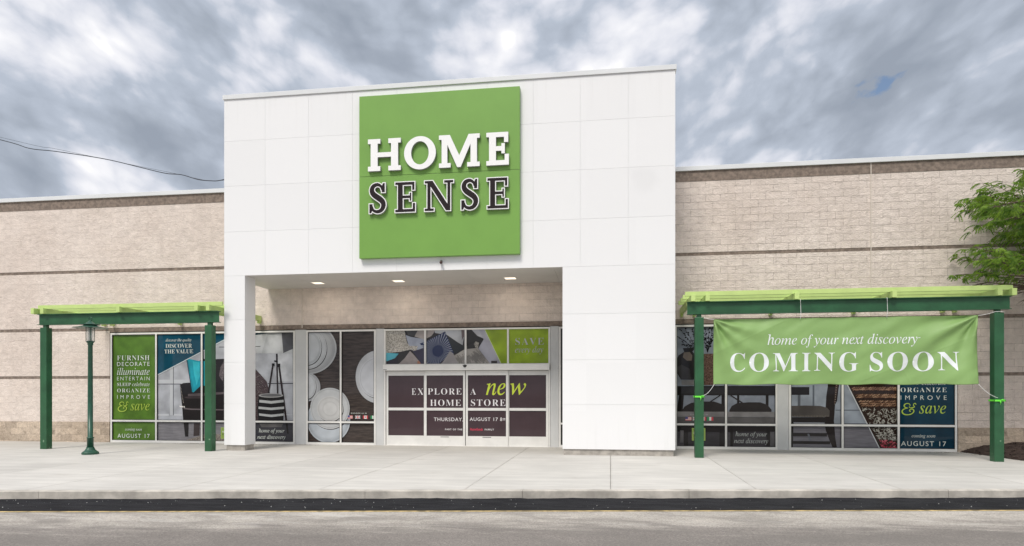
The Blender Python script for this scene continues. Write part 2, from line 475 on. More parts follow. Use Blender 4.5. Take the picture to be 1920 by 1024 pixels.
# ------------------------------------------------------------------ mesh helpers
class MB:
    def __init__(self):
        self.bm = bmesh.new()
        self.mats = []
    def mi(self, m):
        if m not in self.mats:
            self.mats.append(m)
        return self.mats.index(m)
    def box(self, x0, x1, y0, y1, z0, z1, m, bev=0.0):
        vs = [self.bm.verts.new(c) for c in ((x0,y0,z0),(x1,y0,z0),(x1,y1,z0),(x0,y1,z0),(x0,y0,z1),(x1,y0,z1),(x1,y1,z1),(x0,y1,z1))]
        fs = [self.bm.faces.new([vs[i] for i in q]) for q in ((0,3,2,1),(4,5,6,7),(0,1,5,4),(1,2,6,5),(2,3,7,6),(3,0,4,7))]
        k = self.mi(m)
        for f in fs:
            f.material_index = k
        if bev > 0:
            es = list({e for f in fs for e in f.edges})
            r = bmesh.ops.bevel(self.bm, geom=es, offset=bev, segments=2, affect='EDGES', profile=0.5)
            for f in r['faces']:
                f.material_index = k
        return self
    def face(self, pts, m, smooth=False):
        f = self.bm.faces.new([self.bm.verts.new(p) for p in pts])
        f.material_index = self.mi(m)
        f.smooth = smooth
        return f
    def lathe(self, prof, cx, cy, m, n=24, smooth=True):
        k = self.mi(m)
        rings = []
        for (r, z) in prof:
            rings.append([self.bm.verts.new((cx + max(r, 1e-4) * math.cos(2*math.pi*i/n), cy + max(r, 1e-4) * math.sin(2*math.pi*i/n), z)) for i in range(n)])
        for a, b in zip(rings, rings[1:]):
            for i in range(n):
                f = self.bm.faces.new((a[i], a[(i+1) % n], b[(i+1) % n], b[i]))
                f.material_index = k
                f.smooth = smooth
        for ring, flip in ((rings[0], True), (rings[-1], False)):
            f = self.bm.faces.new(ring[::-1] if flip else ring)
            f.material_index = k
        return self
    def tube(self, pts, rad, m, n=6):
        k = self.mi(m)
        pts = [Vector(p) for p in pts]
        rs = rad if isinstance(rad, (list, tuple)) else [rad] * len(pts)
        rings = []
        for i, p in enumerate(pts):
            d = (pts[min(i+1, len(pts)-1)] - pts[max(i-1, 0)]).normalized()
            u = d.cross(Vector((0, 0, 1)))
            if u.length < 0.05:
                u = d.cross(Vector((1, 0, 0)))
            u.normalize()
            v = d.cross(u)
            rings.append([self.bm.verts.new(p + (u * math.cos(2*math.pi*j/n) + v * math.sin(2*math.pi*j/n)) * rs[i]) for j in range(n)])
        for a, b in zip(rings, rings[1:]):
            for j in range(n):
                f = self.bm.faces.new((a[j], a[(j+1) % n], b[(j+1) % n], b[j]))
                f.material_index = k
                f.smooth = True
        f = self.bm.faces.new(rings[0][::-1]); f.material_index = k
        f = self.bm.faces.new(rings[-1]); f.material_index = k
        return self
    def prism_x(self, x0, x1, prof, m):
        """profile of (y, z) points extruded along x"""
        k = self.mi(m)
        a = [self.bm.verts.new((x0, y, z)) for y, z in prof]
        b = [self.bm.verts.new((x1, y, z)) for y, z in prof]
        n = len(prof)
        for i in range(n):
            self.bm.faces.new((a[i], a[(i+1) % n], b[(i+1) % n], b[i])).material_index = k
        self.bm.faces.new(a[::-1]).material_index = k
        self.bm.faces.new(b).material_index = k
        return self
    def build(self, name, parent=None, recalc=True):
        if recalc:
            bmesh.ops.recalc_face_normals(self.bm, faces=self.bm.faces)
        me = bpy.data.meshes.new(name)
        self.bm.to_mesh(me)
        self.bm.free()
        for m in self.mats:
            me.materials.append(MATS[m])
        return link(me, name, parent)

def root_of(o):
    v = Vector((0, 0, 0))
    while o is not None:
        v += o.location
        o = o.parent
    return v

def link(me, name, parent=None):
    o = bpy.data.objects.new(name, me)
    COL.objects.link(o)
    if parent is not None:
        o.parent = parent
        off = root_of(parent)
        for v in me.vertices:
            v.co -= off
    return o

def tag(o, label=None, cat=None, group=None, kind=None):
    if label: o['label'] = label
    if cat: o['category'] = cat
    if group: o['group'] = group
    if kind: o['kind'] = kind
    return o

def thing(name, loc, label, cat, group=None):
    o = bpy.data.objects.new(name, None)
    o.location = loc
    o.empty_display_size = 0.3
    COL.objects.link(o)
    return tag(o, label, cat, group)

def copy_tree(o, parent=None):
    c = o.copy()
    COL.objects.link(c)
    c.parent = parent
    for ch in list(o.children):
        copy_tree(ch, c)
    return c

# ------------------------------------------------------------------ lettering
def serif(s):
    return ''.join(chr(0x1D400 + ord(c) - 65) if 'A' <= c <= 'Z' else c for c in s)
def italic(s):
    return ''.join(('\u210E' if c == 'h' else chr(0x1D44E + ord(c) - 97)) if 'a' <= c <= 'z' else c for c in s)

def text_mesh(s, style='sans', offset=0.0, spacing=1.0):
    c = bpy.data.curves.new('txt', 'FONT')
    c.body = serif(s) if style == 'serif' else italic(s) if style == 'italic' else s
    c.size = 1.0
    c.offset = offset
    c.space_character = spacing
    c.resolution_u = 4
    o = bpy.data.objects.new('txt', c)
    COL.objects.link(o)
    dg = bpy.context.evaluated_depsgraph_get()
    me = bpy.data.meshes.new_from_object(o.evaluated_get(dg))
    bpy.data.objects.remove(o)
    bpy.data.curves.remove(c)
    return me

def letter(s, p0, p1, y, m, parent, style='sans', offset=0.0, spacing=1.0, name='lettering', warp=None):
    """flat lettering fitted between upper-left p0 and lower-right p1 (x, z) on the plane y"""
    me = text_mesh(s, style, offset, spacing)
    xs = [v.co.x for v in me.vertices]; ys = [v.co.y for v in me.vertices]
    ax, bx = min(xs), max(xs); ay, by = min(ys), max(ys)
    x0, x1 = p0[0], p1[0]
    z1, z0 = p0[1], p1[1]
    n_ = len(s)
    want = (x1 - x0) / ((z1 - z0) / (by - ay))
    if n_ > 1 and spacing == 1.0 and want > (bx - ax) * 1.03:
        # letterspaced, not stretched
        sp_ = 1.0 + (want - (bx - ax)) / ((bx - ax) * (n_ - 1) / n_)
        bpy.data.meshes.remove(me)
        me = text_mesh(s, style, offset, sp_)
        xs = [v.co.x for v in me.vertices]; ys = [v.co.y for v in me.vertices]
        ax, bx = min(xs), max(xs); ay, by = min(ys), max(ys)
    sx = (x1 - x0) / (bx - ax)
    sz = (z1 - z0) / (by - ay)
    bm = bmesh.new()
    bm.from_mesh(me)
    for v in bm.verts:
        v.co = Vector((x0 + (v.co.x - ax) * sx, y, z0 + (v.co.y - ay) * sz))
    if warp:
        step = 0.05
        for k in range(int((x1 - x0) / step) + 1):
            bmesh.ops.bisect_plane(bm, geom=bm.verts[:] + bm.edges[:] + bm.faces[:], plane_co=(x0 + k * step, 0, 0), plane_no=(1, 0, 0))
        for k in range(int((z1 - z0) / step) + 1):
            bmesh.ops.bisect_plane(bm, geom=bm.verts[:] + bm.edges[:] + bm.faces[:], plane_co=(0, 0, z0 + k * step), plane_no=(0, 0, 1))
        for v in bm.verts:
            v.co.y = warp(v.co.x, v.co.z)
    for f in bm.faces:
        f.material_index = 0
        if f.normal.y > 0:
            f.normal_flip()
    bm.to_mesh(me)
    bm.free()
    me.materials.clear()
    me.materials.append(MATS[m])
    return link(me, name, parent)

# ------------------------------------------------------------------ printed window graphics
def clip_poly(pts, rect):
    x0, x1, z0, z1 = rect
    for ax, lim, sgn in ((0, x0, 1), (0, x1, -1), (1, z0, 1), (1, z1, -1)):
        out = []
        n = len(pts)
        for i in range(n):
            a, b = pts[i], pts[(i + 1) % n]
            da, db = (a[ax] - lim) * sgn, (b[ax] - lim) * sgn
            if da >= 0:
                out.append(a)
            if (da >= 0) != (db >= 0):
                t = da / (da - db)
                out.append((a[0] + (b[0] - a[0]) * t, a[1] + (b[1] - a[1]) * t))
        pts = out
        if len(pts) < 3:
            return []
    return pts

PM = {}
def pmat(c, kind='plain'):
    key = (tuple(c), kind)
    if key in PM:
        return PM[key]
    name = 'print_%s_%d' % (kind, len(PM))
    m = bpy.data.materials.new(name)
    m.use_nodes = True
    t = NT(m.node_tree)
    p = t.n['Principled BSDF']
    lin = tuple((v / 255.0) ** 2.2 for v in c)
    lin = tuple(min(v * 1.08, 1.0) for v in lin)
    p.inputs['Base Color'].default_value = (*lin, 1)
    p.inputs['Roughness'].default_value = 0.45
    p.inputs['Specular IOR Level'].default_value = 0.1
    p.inputs['Coat Weight'].default_value = 0.5
    p.inputs['Coat Roughness'].default_value = 0.03
    pos = t.pos()
    def mul(f):
        t.link(t.mix(1.0, lin, t.comb(f, f, f), 'MULTIPLY'), p.inputs['Base Color'])
    if kind == 'soft':
        mul(t.ramp(t.noise(pos, 2.2, 3.0, 0.5), 0.3, 0.7, 0.78, 1.18))
    elif kind == 'satin':
        mul(t.ramp(t.noise(pos, 3.0, 2.0, 0.5), 0.3, 0.7, 0.93, 1.06))
    elif kind == 'wood':
        f = t.ramp(t.noise(t.vmul(pos, (1.2, 1.0, 9.0)), 2.0, 7.0, 0.7), 0.25, 0.75, 0.45, 1.6)
        x, y, z = t.sep(pos)[0:3]
        pl = t.ramp(t.math('FRACT', t.math('MULTIPLY', z, 2.6)), 0.0, 0.05, 0.35, 1.0)
        mul(t.math('MULTIPLY', f, pl))
    elif kind == 'floor':
        f = t.ramp(t.noise(t.vmul(pos, (1.5, 1.0, 14.0)), 1.5, 5.0, 0.6), 0.3, 0.7, 0.82, 1.15)
        mul(f)
    elif kind == 'fleck':
        f = t.ramp(t.noise(pos, 30.0, 3.0, 0.8), 0.35, 0.65, 0.45, 1.5)
        mul(f)
    elif kind == 'shag':
        f = t.ramp(t.noise(t.vmul(pos, (1.0, 1.0, 0.7)), 26.0, 6.0, 0.8, 1.5), 0.38, 0.62, 0.25, 1.6)
        mul(f)
    MATS[name] = m
    PM[key] = name
    return name

class Art:
    """flat printed film on the inside of the glass: shapes laid one over the other, a fraction of a millimetre apart"""
    def __init__(self, rect, y=0.055):
        self.mb = MB()
        self.rect = rect
        self.y = y
        self.k = 0
    def poly(self, pts, c, kind='plain', rect=None, fine=False):
        pts = clip_poly(list(pts), rect or self.rect)
        if len(pts) < 3:
            return
        q = [pts[0]]
        for p in pts[1:]:
            if abs(p[0] - q[-1][0]) + abs(p[1] - q[-1][1]) > 1e-5:
                q.append(p)
        pts = q
        if len(pts) < 3:
            return
        self.k += 0.15 if fine else 1
        y = self.y - 0.00018 * self.k
        tri = tessellate_polygon([[Vector((p[0], p[1], 0)) for p in pts]])
        vs = [self.mb.bm.verts.new((p[0], y, p[1])) for p in pts]
        mi = self.mb.mi(pmat(c, kind))
        for t in tri:
            try:
                f = self.mb.bm.faces.new([vs[i] for i in t])
                f.material_index = mi
                f.normal_update()
                if f.normal.y > 0:
                    f.normal_flip()
            except ValueError:
                pass
    def rect_(self, a, b, c, kind='plain'):
        self.poly([(a[0], a[1]), (b[0], a[1]), (b[0], b[1]), (a[0], b[1])], c, kind)
    def ell(self, ctr, rim, c, kind='plain', n=40):
        rx, rz = abs(rim[0] - ctr[0]), abs(rim[1] - ctr[1])
        self.poly([(ctr[0] + rx * math.cos(2*math.pi*i/n), ctr[1] + rz * math.sin(2*math.pi*i/n)) for i in range(n)], c, kind, fine=(n < 10))
    def line(self, a, b, wd, c, kind='plain', w2=None):
        d = Vector((b[0] - a[0], b[1] - a[1])).normalized()
        nx, nz = -d.y * wd / 2, d.x * wd / 2
        k = (w2 if w2 is not None else wd) / wd
        self.poly([(a[0]+nx, a[1]+nz), (b[0]+nx*k, b[1]+nz*k), (b[0]-nx*k, b[1]-nz*k), (a[0]-nx, a[1]-nz)], c, kind)
    def build(self, parent):
        return self.mb.build('printed_film', parent, recalc=False)

# ------------------------------------------------------------------ ground, road, kerb, sidewalk
KS = 0.1535                                    # the kerb runs at a slight angle to the building
def kerb_y(x): return -8.85 + KS * (x + 1.6)
def strip(name, d0, d1, z, m, x0=-90.0, x1=90.0, label=None, rag0=0.0, n=1):
    mb = MB()
    k = mb.mi(m)
    top, bot = [], []
    for i in range(n + 1):
        x = x0 + (x1 - x0) * i / n
        j = rag0 * (noise.noise(Vector((x * 1.7, 3.3, 0))) + 0.5 * noise.noise(Vector((x * 7.0, 1.3, 0))))
        top.append(mb.bm.verts.new((x, kerb_y(x) + d0 + j, z)))
        bot.append(mb.bm.verts.new((x, kerb_y(x) + d1, z)))
    for i in range(n):
        mb.bm.faces.new((top[i], bot[i], bot[i+1], top[i+1])).material_index = k
    o = mb.build(name)
    return tag(o, label, kind='structure')

mb = MB()
mb.face([(-2500, -2500, -0.138), (2500, -2500, -0.138), (2500, 2500, -0.138), (-2500, 2500, -0.138)], 'road_old')
tag(mb.build('ground'), 'worn grey pavement in front of the store', kind='structure')
mb = MB()
k = mb.mi('asphalt_new')
N_ = 1500
R0, R1, R2, R3 = [], [], [], []
for i in range(N_ + 1):
    x = -90 + 180 * i / N_ if abs(-90 + 180 * i / N_) > 16 else -90 + 180 * i / N_
    nn = noise.noise(Vector((x * 2.1, 3.3, 0))) + 0.7 * noise.noise(Vector((x * 8.0, 1.3, 0)))
    y = kerb_y(x)
    R0.append(mb.bm.verts.new((x, y + 0.004, -0.124 + 0.012 * max(nn, -0.4))))
    R1.append(mb.bm.verts.new((x, y - 0.02 - 0.006 * nn, -0.124 + 0.010 * max(nn, -0.4))))
    R2.append(mb.bm.verts.new((x, y - 0.07, -0.131)))
    R3.append(mb.bm.verts.new((x, y - 1.09 + 0.006 * noise.noise(Vector((x * 6, 9, 0))), -0.131)))
for A_, B_ in ((R0, R1), (R1, R2), (R2, R3)):
    for i in range(N_):
        mb.bm.faces.new((A_[i], B_[i], B_[i+1], A_[i+1])).material_index = k
tag(mb.build('road'), 'strip of fresh black asphalt along the kerb', kind='structure')
strip('road_marking', -1.09, -1.165, -0.1345, 'yellow_paint', label='thin yellow line along the edge of the fresh asphalt')
# loose chips lying on the fresh asphalt
mb = MB()
for i in range(260):
    x = random.uniform(-12, 9)
    y = kerb_y(x) - random.random() ** 1.5 * 1.0 - 0.03
    r = 0.0025 + 0.008 * random.random() ** 3
    a = random.uniform(0, 3.1)
    vs = [(x + r * math.cos(a + q * 2.1), y + r * math.sin(a + q * 2.1), -0.131) for q in range(3)]
    mb.face([vs[0], vs[1], (x, y, -0.131 + r)], 'stone_chip')
    mb.face([vs[1], vs[2], (x, y, -0.131 + r)], 'stone_chip')
    mb.face([vs[2], vs[0], (x, y, -0.131 + r)], 'stone_chip')
tag(mb.build('gravel'), 'loose pale stone chips on the fresh asphalt', 'gravel', kind='stuff')

# kerb: lengths of cast concrete with joints, rounded top edge
mb = MB()
kx = [-90, -60, -30, -19.0, -9.05, -3.9, -1.4, 1.25, 5.4, 12.0, 30, 60, 90]
for a, b in zip(kx, kx[1:]):
    a2, b2 = a + 0.003, b - 0.003
    prof = [(0.0, -0.30), (0.0, -0.012), (0.006, -0.003), (0.015, 0.0), (0.155, 0.0), (0.155, -0.30)]
    k = mb.mi('kerb_concrete')
    A = [mb.bm.verts.new((a2, kerb_y(a2) + py, pz)) for py, pz in prof]
    B = [mb.bm.verts.new((b2, kerb_y(b2) + py, pz)) for py, pz in prof]
    for i in range(6):
        mb.bm.faces.new((A[i], A[(i+1) % 6], B[(i+1) % 6], B[i])).material_index = k
    mb.bm.faces.new(A[::-1]).material_index = k
    mb.bm.faces.new(B).material_index = k
tag(mb.build('kerb'), 'pale concrete kerb along the road', kind='structure')

# sidewalk slabs with real joints
mb = MB()
xs = [2.35 * i for i in range(-26, 27)]
G_ = 0.0032
for a, b in zip(xs, xs[1:]):
    rows = [(-6.0, 0.25)]
    for (ya, yb) in rows:
        mb.box(a + G_, b - G_, ya + G_, yb, -0.12, 0.0, 'sidewalk', 0.004)
    k = mb.mi('sidewalk')
    x0, x1 = a + G_, b - G_
    if kerb_y(x0) + 0.16 < -6.05 and kerb_y(x1) + 0.16 < -6.05:
        bot = [(x0, kerb_y(x0) + 0.16), (x1, kerb_y(x1) + 0.16), (x1, -6.0 - G_), (x0, -6.0 - G_)]
        lo = [mb.bm.verts.new((x, y, -0.12)) for x, y in bot]
        hi = [mb.bm.verts.new((x, y, 0.0)) for x, y in bot]
        mb.bm.faces.new(hi).material_index = k
        mb.bm.faces.new(lo[::-1]).material_index = k
        for i in range(4):
            mb.bm.faces.new((lo[i], lo[(i+1) % 4], hi[(i+1) % 4], hi[i])).material_index = k
tag(mb.build('sidewalk'), 'wide pale concrete sidewalk with saw-cut joints', kind='structure')
mb = MB()
mb.face([(-90, kerb_y(-90) + 0.05, -0.128), (90, kerb_y(90) + 0.05, -0.128), (90, 0.3, -0.128), (-90, 0.3, -0.128)], 'litter')
tag(mb.build('sidewalk_base'), 'dirt under the slab joints', kind='structure')

# mulch bed heaped against the wall on the right
mb = MB()
edge = [(9.22, -0.02), (9.3, -0.7), (9.38, -1.5), (9.42, -2.15), (9.52, -2.62), (9.8, -2.86), (10.2, -2.92), (11.0, -2.95), (12.5, -2.95), (13.5, -2.8), (13.8, -2.2), (13.9, -1.0), (13.9, -0.02)]
def inside_depth(x, y):
    best = 1e9
    for a, b in zip(edge, edge[1:]):
        ab = Vector((b[0]-a[0], b[1]-a[1])); ap = Vector((x-a[0], y-a[1]))
        t = max(0, min(1, ap.dot(ab) / ab.length_squared))
        best = min(best, (ap - ab * t).length)
    return best
nu, nv = 56, 30
rows = []
for j in range(nv + 1):
    row = []
    f = (j / nv)
    for i in range(nu + 1):
        s = i / nu * (len(edge) - 1)
        q = min(int(s), len(edge) - 2)
        ex = edge[q][0] + (edge[q+1][0] - edge[q][0]) * (s - q)
        ey = edge[q][1] + (edge[q+1][1] - edge[q][1]) * (s - q)
        cx, cy = 11.5 + (ex - 11.5) * 0.15, -0.02
        x, y = ex + (cx - ex) * f, ey + (cy - ey) * f
        d = inside_depth(x, y)
        h = 0.30 * (1 - math.exp(-d / 0.7)) + (0.03 * noise.noise(Vector((x*3, y*3, 0))) + 0.025 * noise.noise(Vector((x*11, y*11, 5)))) * min(1, d * 6)
        row.append(mb.bm.verts.new((x, y, max(0.004, h + 0.006))))
    rows.append(row)
k = mb.mi('mulch')
for a, b in zip(rows, rows[1:]):
    for i in range(nu):
        fc = mb.bm.faces.new((a[i], a[i+1], b[i+1], b[i]))
        fc.material_index = k
        fc.smooth = True
tag(mb.build('mulch_bed'), 'dark brown mulch heaped against the wall', kind='structure')
# bark chips scattered over the bed and its edge
mb = MB()
for i in range(1500):
    a = random.choice(range(len(edge) - 1)); s = random.random()
    ex = edge[a][0] + (edge[a+1][0] - edge[a][0]) * s; ey = edge[a][1] + (edge[a+1][1] - edge[a][1]) * s
    f = random.random() * 0.8 - (0.04 if random.random() < 0.1 else 0)
    x, y = ex + (11.5 - ex) * f, min(-0.05, ey + (-0.5 - ey) * f)
    d = inside_depth(x, y)
    z = 0.30 * (1 - math.exp(-d / 0.7)) + 0.02 if f > 0 else 0.006
    an = random.uniform(0, 6.28); l, wd = random.uniform(0.015, 0.05), random.uniform(0.006, 0.014)
    ux, uy = math.cos(an), math.sin(an)
    dz = random.uniform(-0.012, 0.012)
    mb.face([(x - ux*l - uy*wd, y - uy*l + ux*wd, z - dz), (x + ux*l - uy*wd, y + uy*l + ux*wd, z + dz), (x + ux*l + uy*wd, y + uy*l - ux*wd, z + dz + 0.006), (x - ux*l + uy*wd, y - uy*l - ux*wd, z - dz + 0.006)], 'mulch')
tag(mb.build('bark_chips', recalc=False), 'loose bark chips over the mulch bed', 'mulch', kind='stuff')
# dead leaves and grit blown against the foot of the shop front
mb = MB()
for (cx, cy, sx, n) in ((-12.9, -0.16, 0.7, 130), (-10.1, -0.2, 0.6, 60), (8.9, -0.3, 0.9, 120), (9.2, -0.9, 0.3, 50), (-9.0, -0.15, 2.0, 40)):
    for i in range(n):
        x = random.gauss(cx, sx * 0.4); y = cy - abs(random.gauss(0, 0.07)); r = random.uniform(0.006, 0.02); a = random.uniform(0, 3)
        mb.face([(x + r*math.cos(a), y + r*math.sin(a), 0.004), (x + r*math.cos(a+2), y + r*math.sin(a+2), 0.012), (x + r*math.cos(a+4), y + r*math.sin(a+4), 0.006)], random.choice(['litter', 'mulch']))
tag(mb.build('leaf_litter', recalc=False), 'dead leaves and grit blown against the shop front', 'litter', kind='stuff')

# ------------------------------------------------------------------ the store
STORE = thing('store_building', (-3.0, 0.0, 0.0), 'long single storey store of tan split-faced block with a white entrance box', 'building')
XL, XR, WIN_L, WIN_R, WT = -48.0, 34.0, -15.90, 9.19, 3.53
mb = MB()
zones = [(0.0, 0.65, 'base_block'), (0.65, 2.035, 'wall_block'), (2.125, 3.565, 'wall_block'), (3.665, 5.44, 'wall_block'), (5.535, 7.54, 'wall_block')]
for z0, z1, m in zones:
    top = (z0 > 3.6)
    yy = -0.014 if m == 'base_block' else 0.0
    if top:
        mb.box(XL, XR, yy, 0.30, z0, z1, m)
    else:
        z1b = z1
        mb.box(XL, WIN_L, yy, 0.30, z0, z1b, m)
        mb.box(WIN_R, XR, yy, 0.30, z0, z1b, m)
mb.box(WIN_L, WIN_R, 0.0, 0.30, WT, 3.563, 'band_stone')
mb.build('wall', STORE)
for z0, z1, full in ((2.035, 2.125, False), (3.565, 3.665, True), (5.44, 5.535, True), (7.54, 7.83, True)):
    mb = MB()
    d = 0.010 if z1 < 7 else -0.012
    for a, b in ([(XL, XR)] if full else [(XL, WIN_L), (WIN_R, XR)]):
        mb = MB()
        mb.box(a, b, d, 0.29, z0, z1, 'band_stone')
        mb.build('accent_band', STORE)
for x0, x1 in ((XL, -10.49), (1.60, XR)):
    mb = MB()
    mb.box(x0, x1, -0.06, 0.42, 7.83, 7.955, 'coping_metal', 0.006)
    mb.build('wall_coping', STORE)
mb = MB()
mb.box(XL + 0.02, XR - 0.02, 0.31, 32.0, 3.6, 7.6, 'roof_membrane')
mb.box(XL + 0.02, XR - 0.02, 1.2, 32.0, 0.0, 3.59, 'base_block')
mb.build('roof', STORE)
for xj, za, zb in ((7.0, 3.67, 7.53), (-9.36, 3.57, 4.79), (-28.0, 0.66, 7.53), (20.0, 0.66, 7.53)):
    mb = MB()
    mb.box(xj - 0.011, xj + 0.011, -0.018, 0.0, za, zb + (0.30 if zb > 7 else 0.0), 'caulk')
    mb.build('expansion_joint', STORE)

# ---- white entrance box
PXL, PXR, PY, PZ = -10.48, 1.59, -2.40, 9.60
OXL, OXR, OZ = -9.87, -1.21, 4.79
mb = MB()
yb = PY + 0.012
mb.box(PXL + 0.01, PXR - 0.01, yb, 1.10, OZ + 0.006, PZ, 'panel_joint')
mb.box(PXL + 0.01, OXL - 0.01, yb, PY + 0.54, 0.15, OZ + 0.006, 'panel_joint')
mb.box(OXR + 0.01, PXR - 0.01, yb, PY + 0.54, 0.15, OZ + 0.006, 'panel_joint')
portal = mb.build('entrance_box', STORE)
# cladding panels
vx = [PXL, -9.28, -8.04, -6.80, -5.58, -4.37, -3.16, -1.96, -0.76, 0.44, PXR]
hz = [OZ - 0.012, 5.98, 7.23, 8.46, PZ]
mb = MB()
g = 0.0018
for a, b in zip(vx, vx[1:]):
    for c, d in zip(hz, hz[1:]):
        mb.box(a + g, b - g, PY, PY + 0.011, c + g, d - g, 'panel_white')
for (ca, cb) in ((PXL, OXL), (OXR, PXR)):
    zz = [0.15, 1.28, 2.415, 3.58, OZ - 0.012]
    xx = [ca, cb] if cb - ca < 1 else [ca, 0.44 - 0.25, cb]
    xx = [ca, cb]
    for a, b in zip(xx, xx[1:]):
        for c, d in zip(zz, zz[1:]):
            mb.box(a + g, b - g, PY, PY + 0.011, c + g, d - g, 'panel_white')
# returns
for c, d in zip([0.15, 1.28, 2.415, 3.58], [1.28, 2.415, 3.58, OZ]):
    for X, sx in ((PXL, 1), (OXL - 0.0095, 1), (OXR, 1), (PXR - 0.0095, 1)):
        mb.box(X, X + 0.0095, PY + 0.013, PY + 0.55, c + g, d - g, 'panel_white')
for c, d in zip(hz, hz[1:]):
    for X in (PXL, PXR - 0.0095):
        mb.box(X, X + 0.0095, PY + 0.013, -0.02 if d < 7 else 1.1, c + g, d - g, 'panel_white')
mb.build('cladding_panel', portal)
mb = MB()
n = 5
for i in range(n):
    a = OXL + (PXR - 0.02 - (PXL + 0.02)) * 0
xs_ = [PXL + 0.012, -8.65, -6.25, -3.85, -1.45, PXR - 0.012]
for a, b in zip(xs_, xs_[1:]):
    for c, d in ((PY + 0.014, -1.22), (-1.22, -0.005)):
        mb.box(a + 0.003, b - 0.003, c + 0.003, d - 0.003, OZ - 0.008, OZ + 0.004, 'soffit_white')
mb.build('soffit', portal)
mb = MB()
mb.box(PXL - 0.03, PXR + 0.03, PY - 0.035, 1.14, PZ + 0.002, PZ + 0.125, 'coping_metal', 0.006)
mb.build('coping', portal)
for a, b in ((PXL + 0.05, OXL - 0.02), (OXR + 0.03, PXR - 0.04)):
    mb = MB()
    c = a
    while c < b - 0.05:
        d = min(c + 0.42, b)
        mb.box(c + 0.001, d - 0.001, PY + 0.035, PY + 0.50, -0.01, 0.148, 'concrete_block', 0.004)
        c = d
    mb.build('column_base', portal)

# ---- green sign
SIGN = thing('store_sign', (-4.43, -2.42, 5.12), 'large square green sign on the white entrance box with two lines of raised letters', 'sign')
SX0, SX1, SZ0, SZ1, SY = -6.555, -2.29, 5.12, 9.385, -2.545
for z0, z1 in ((SZ0, 7.262), (7.270, SZ1)):
    mb = MB()
    mb.box(SX0, SX1, SY, -2.402, z0, z1, 'sign_green', 0.004)
    mb.build('sign_panel', SIGN)

def arc(cx, cy, rx, ry, a0, a1, n=16):
    return [(cx + rx * math.cos(R(a0 + (a1 - a0) * i / n)), cy + ry * math.sin(R(a0 + (a1 - a0) * i / n))) for i in range(n + 1)]

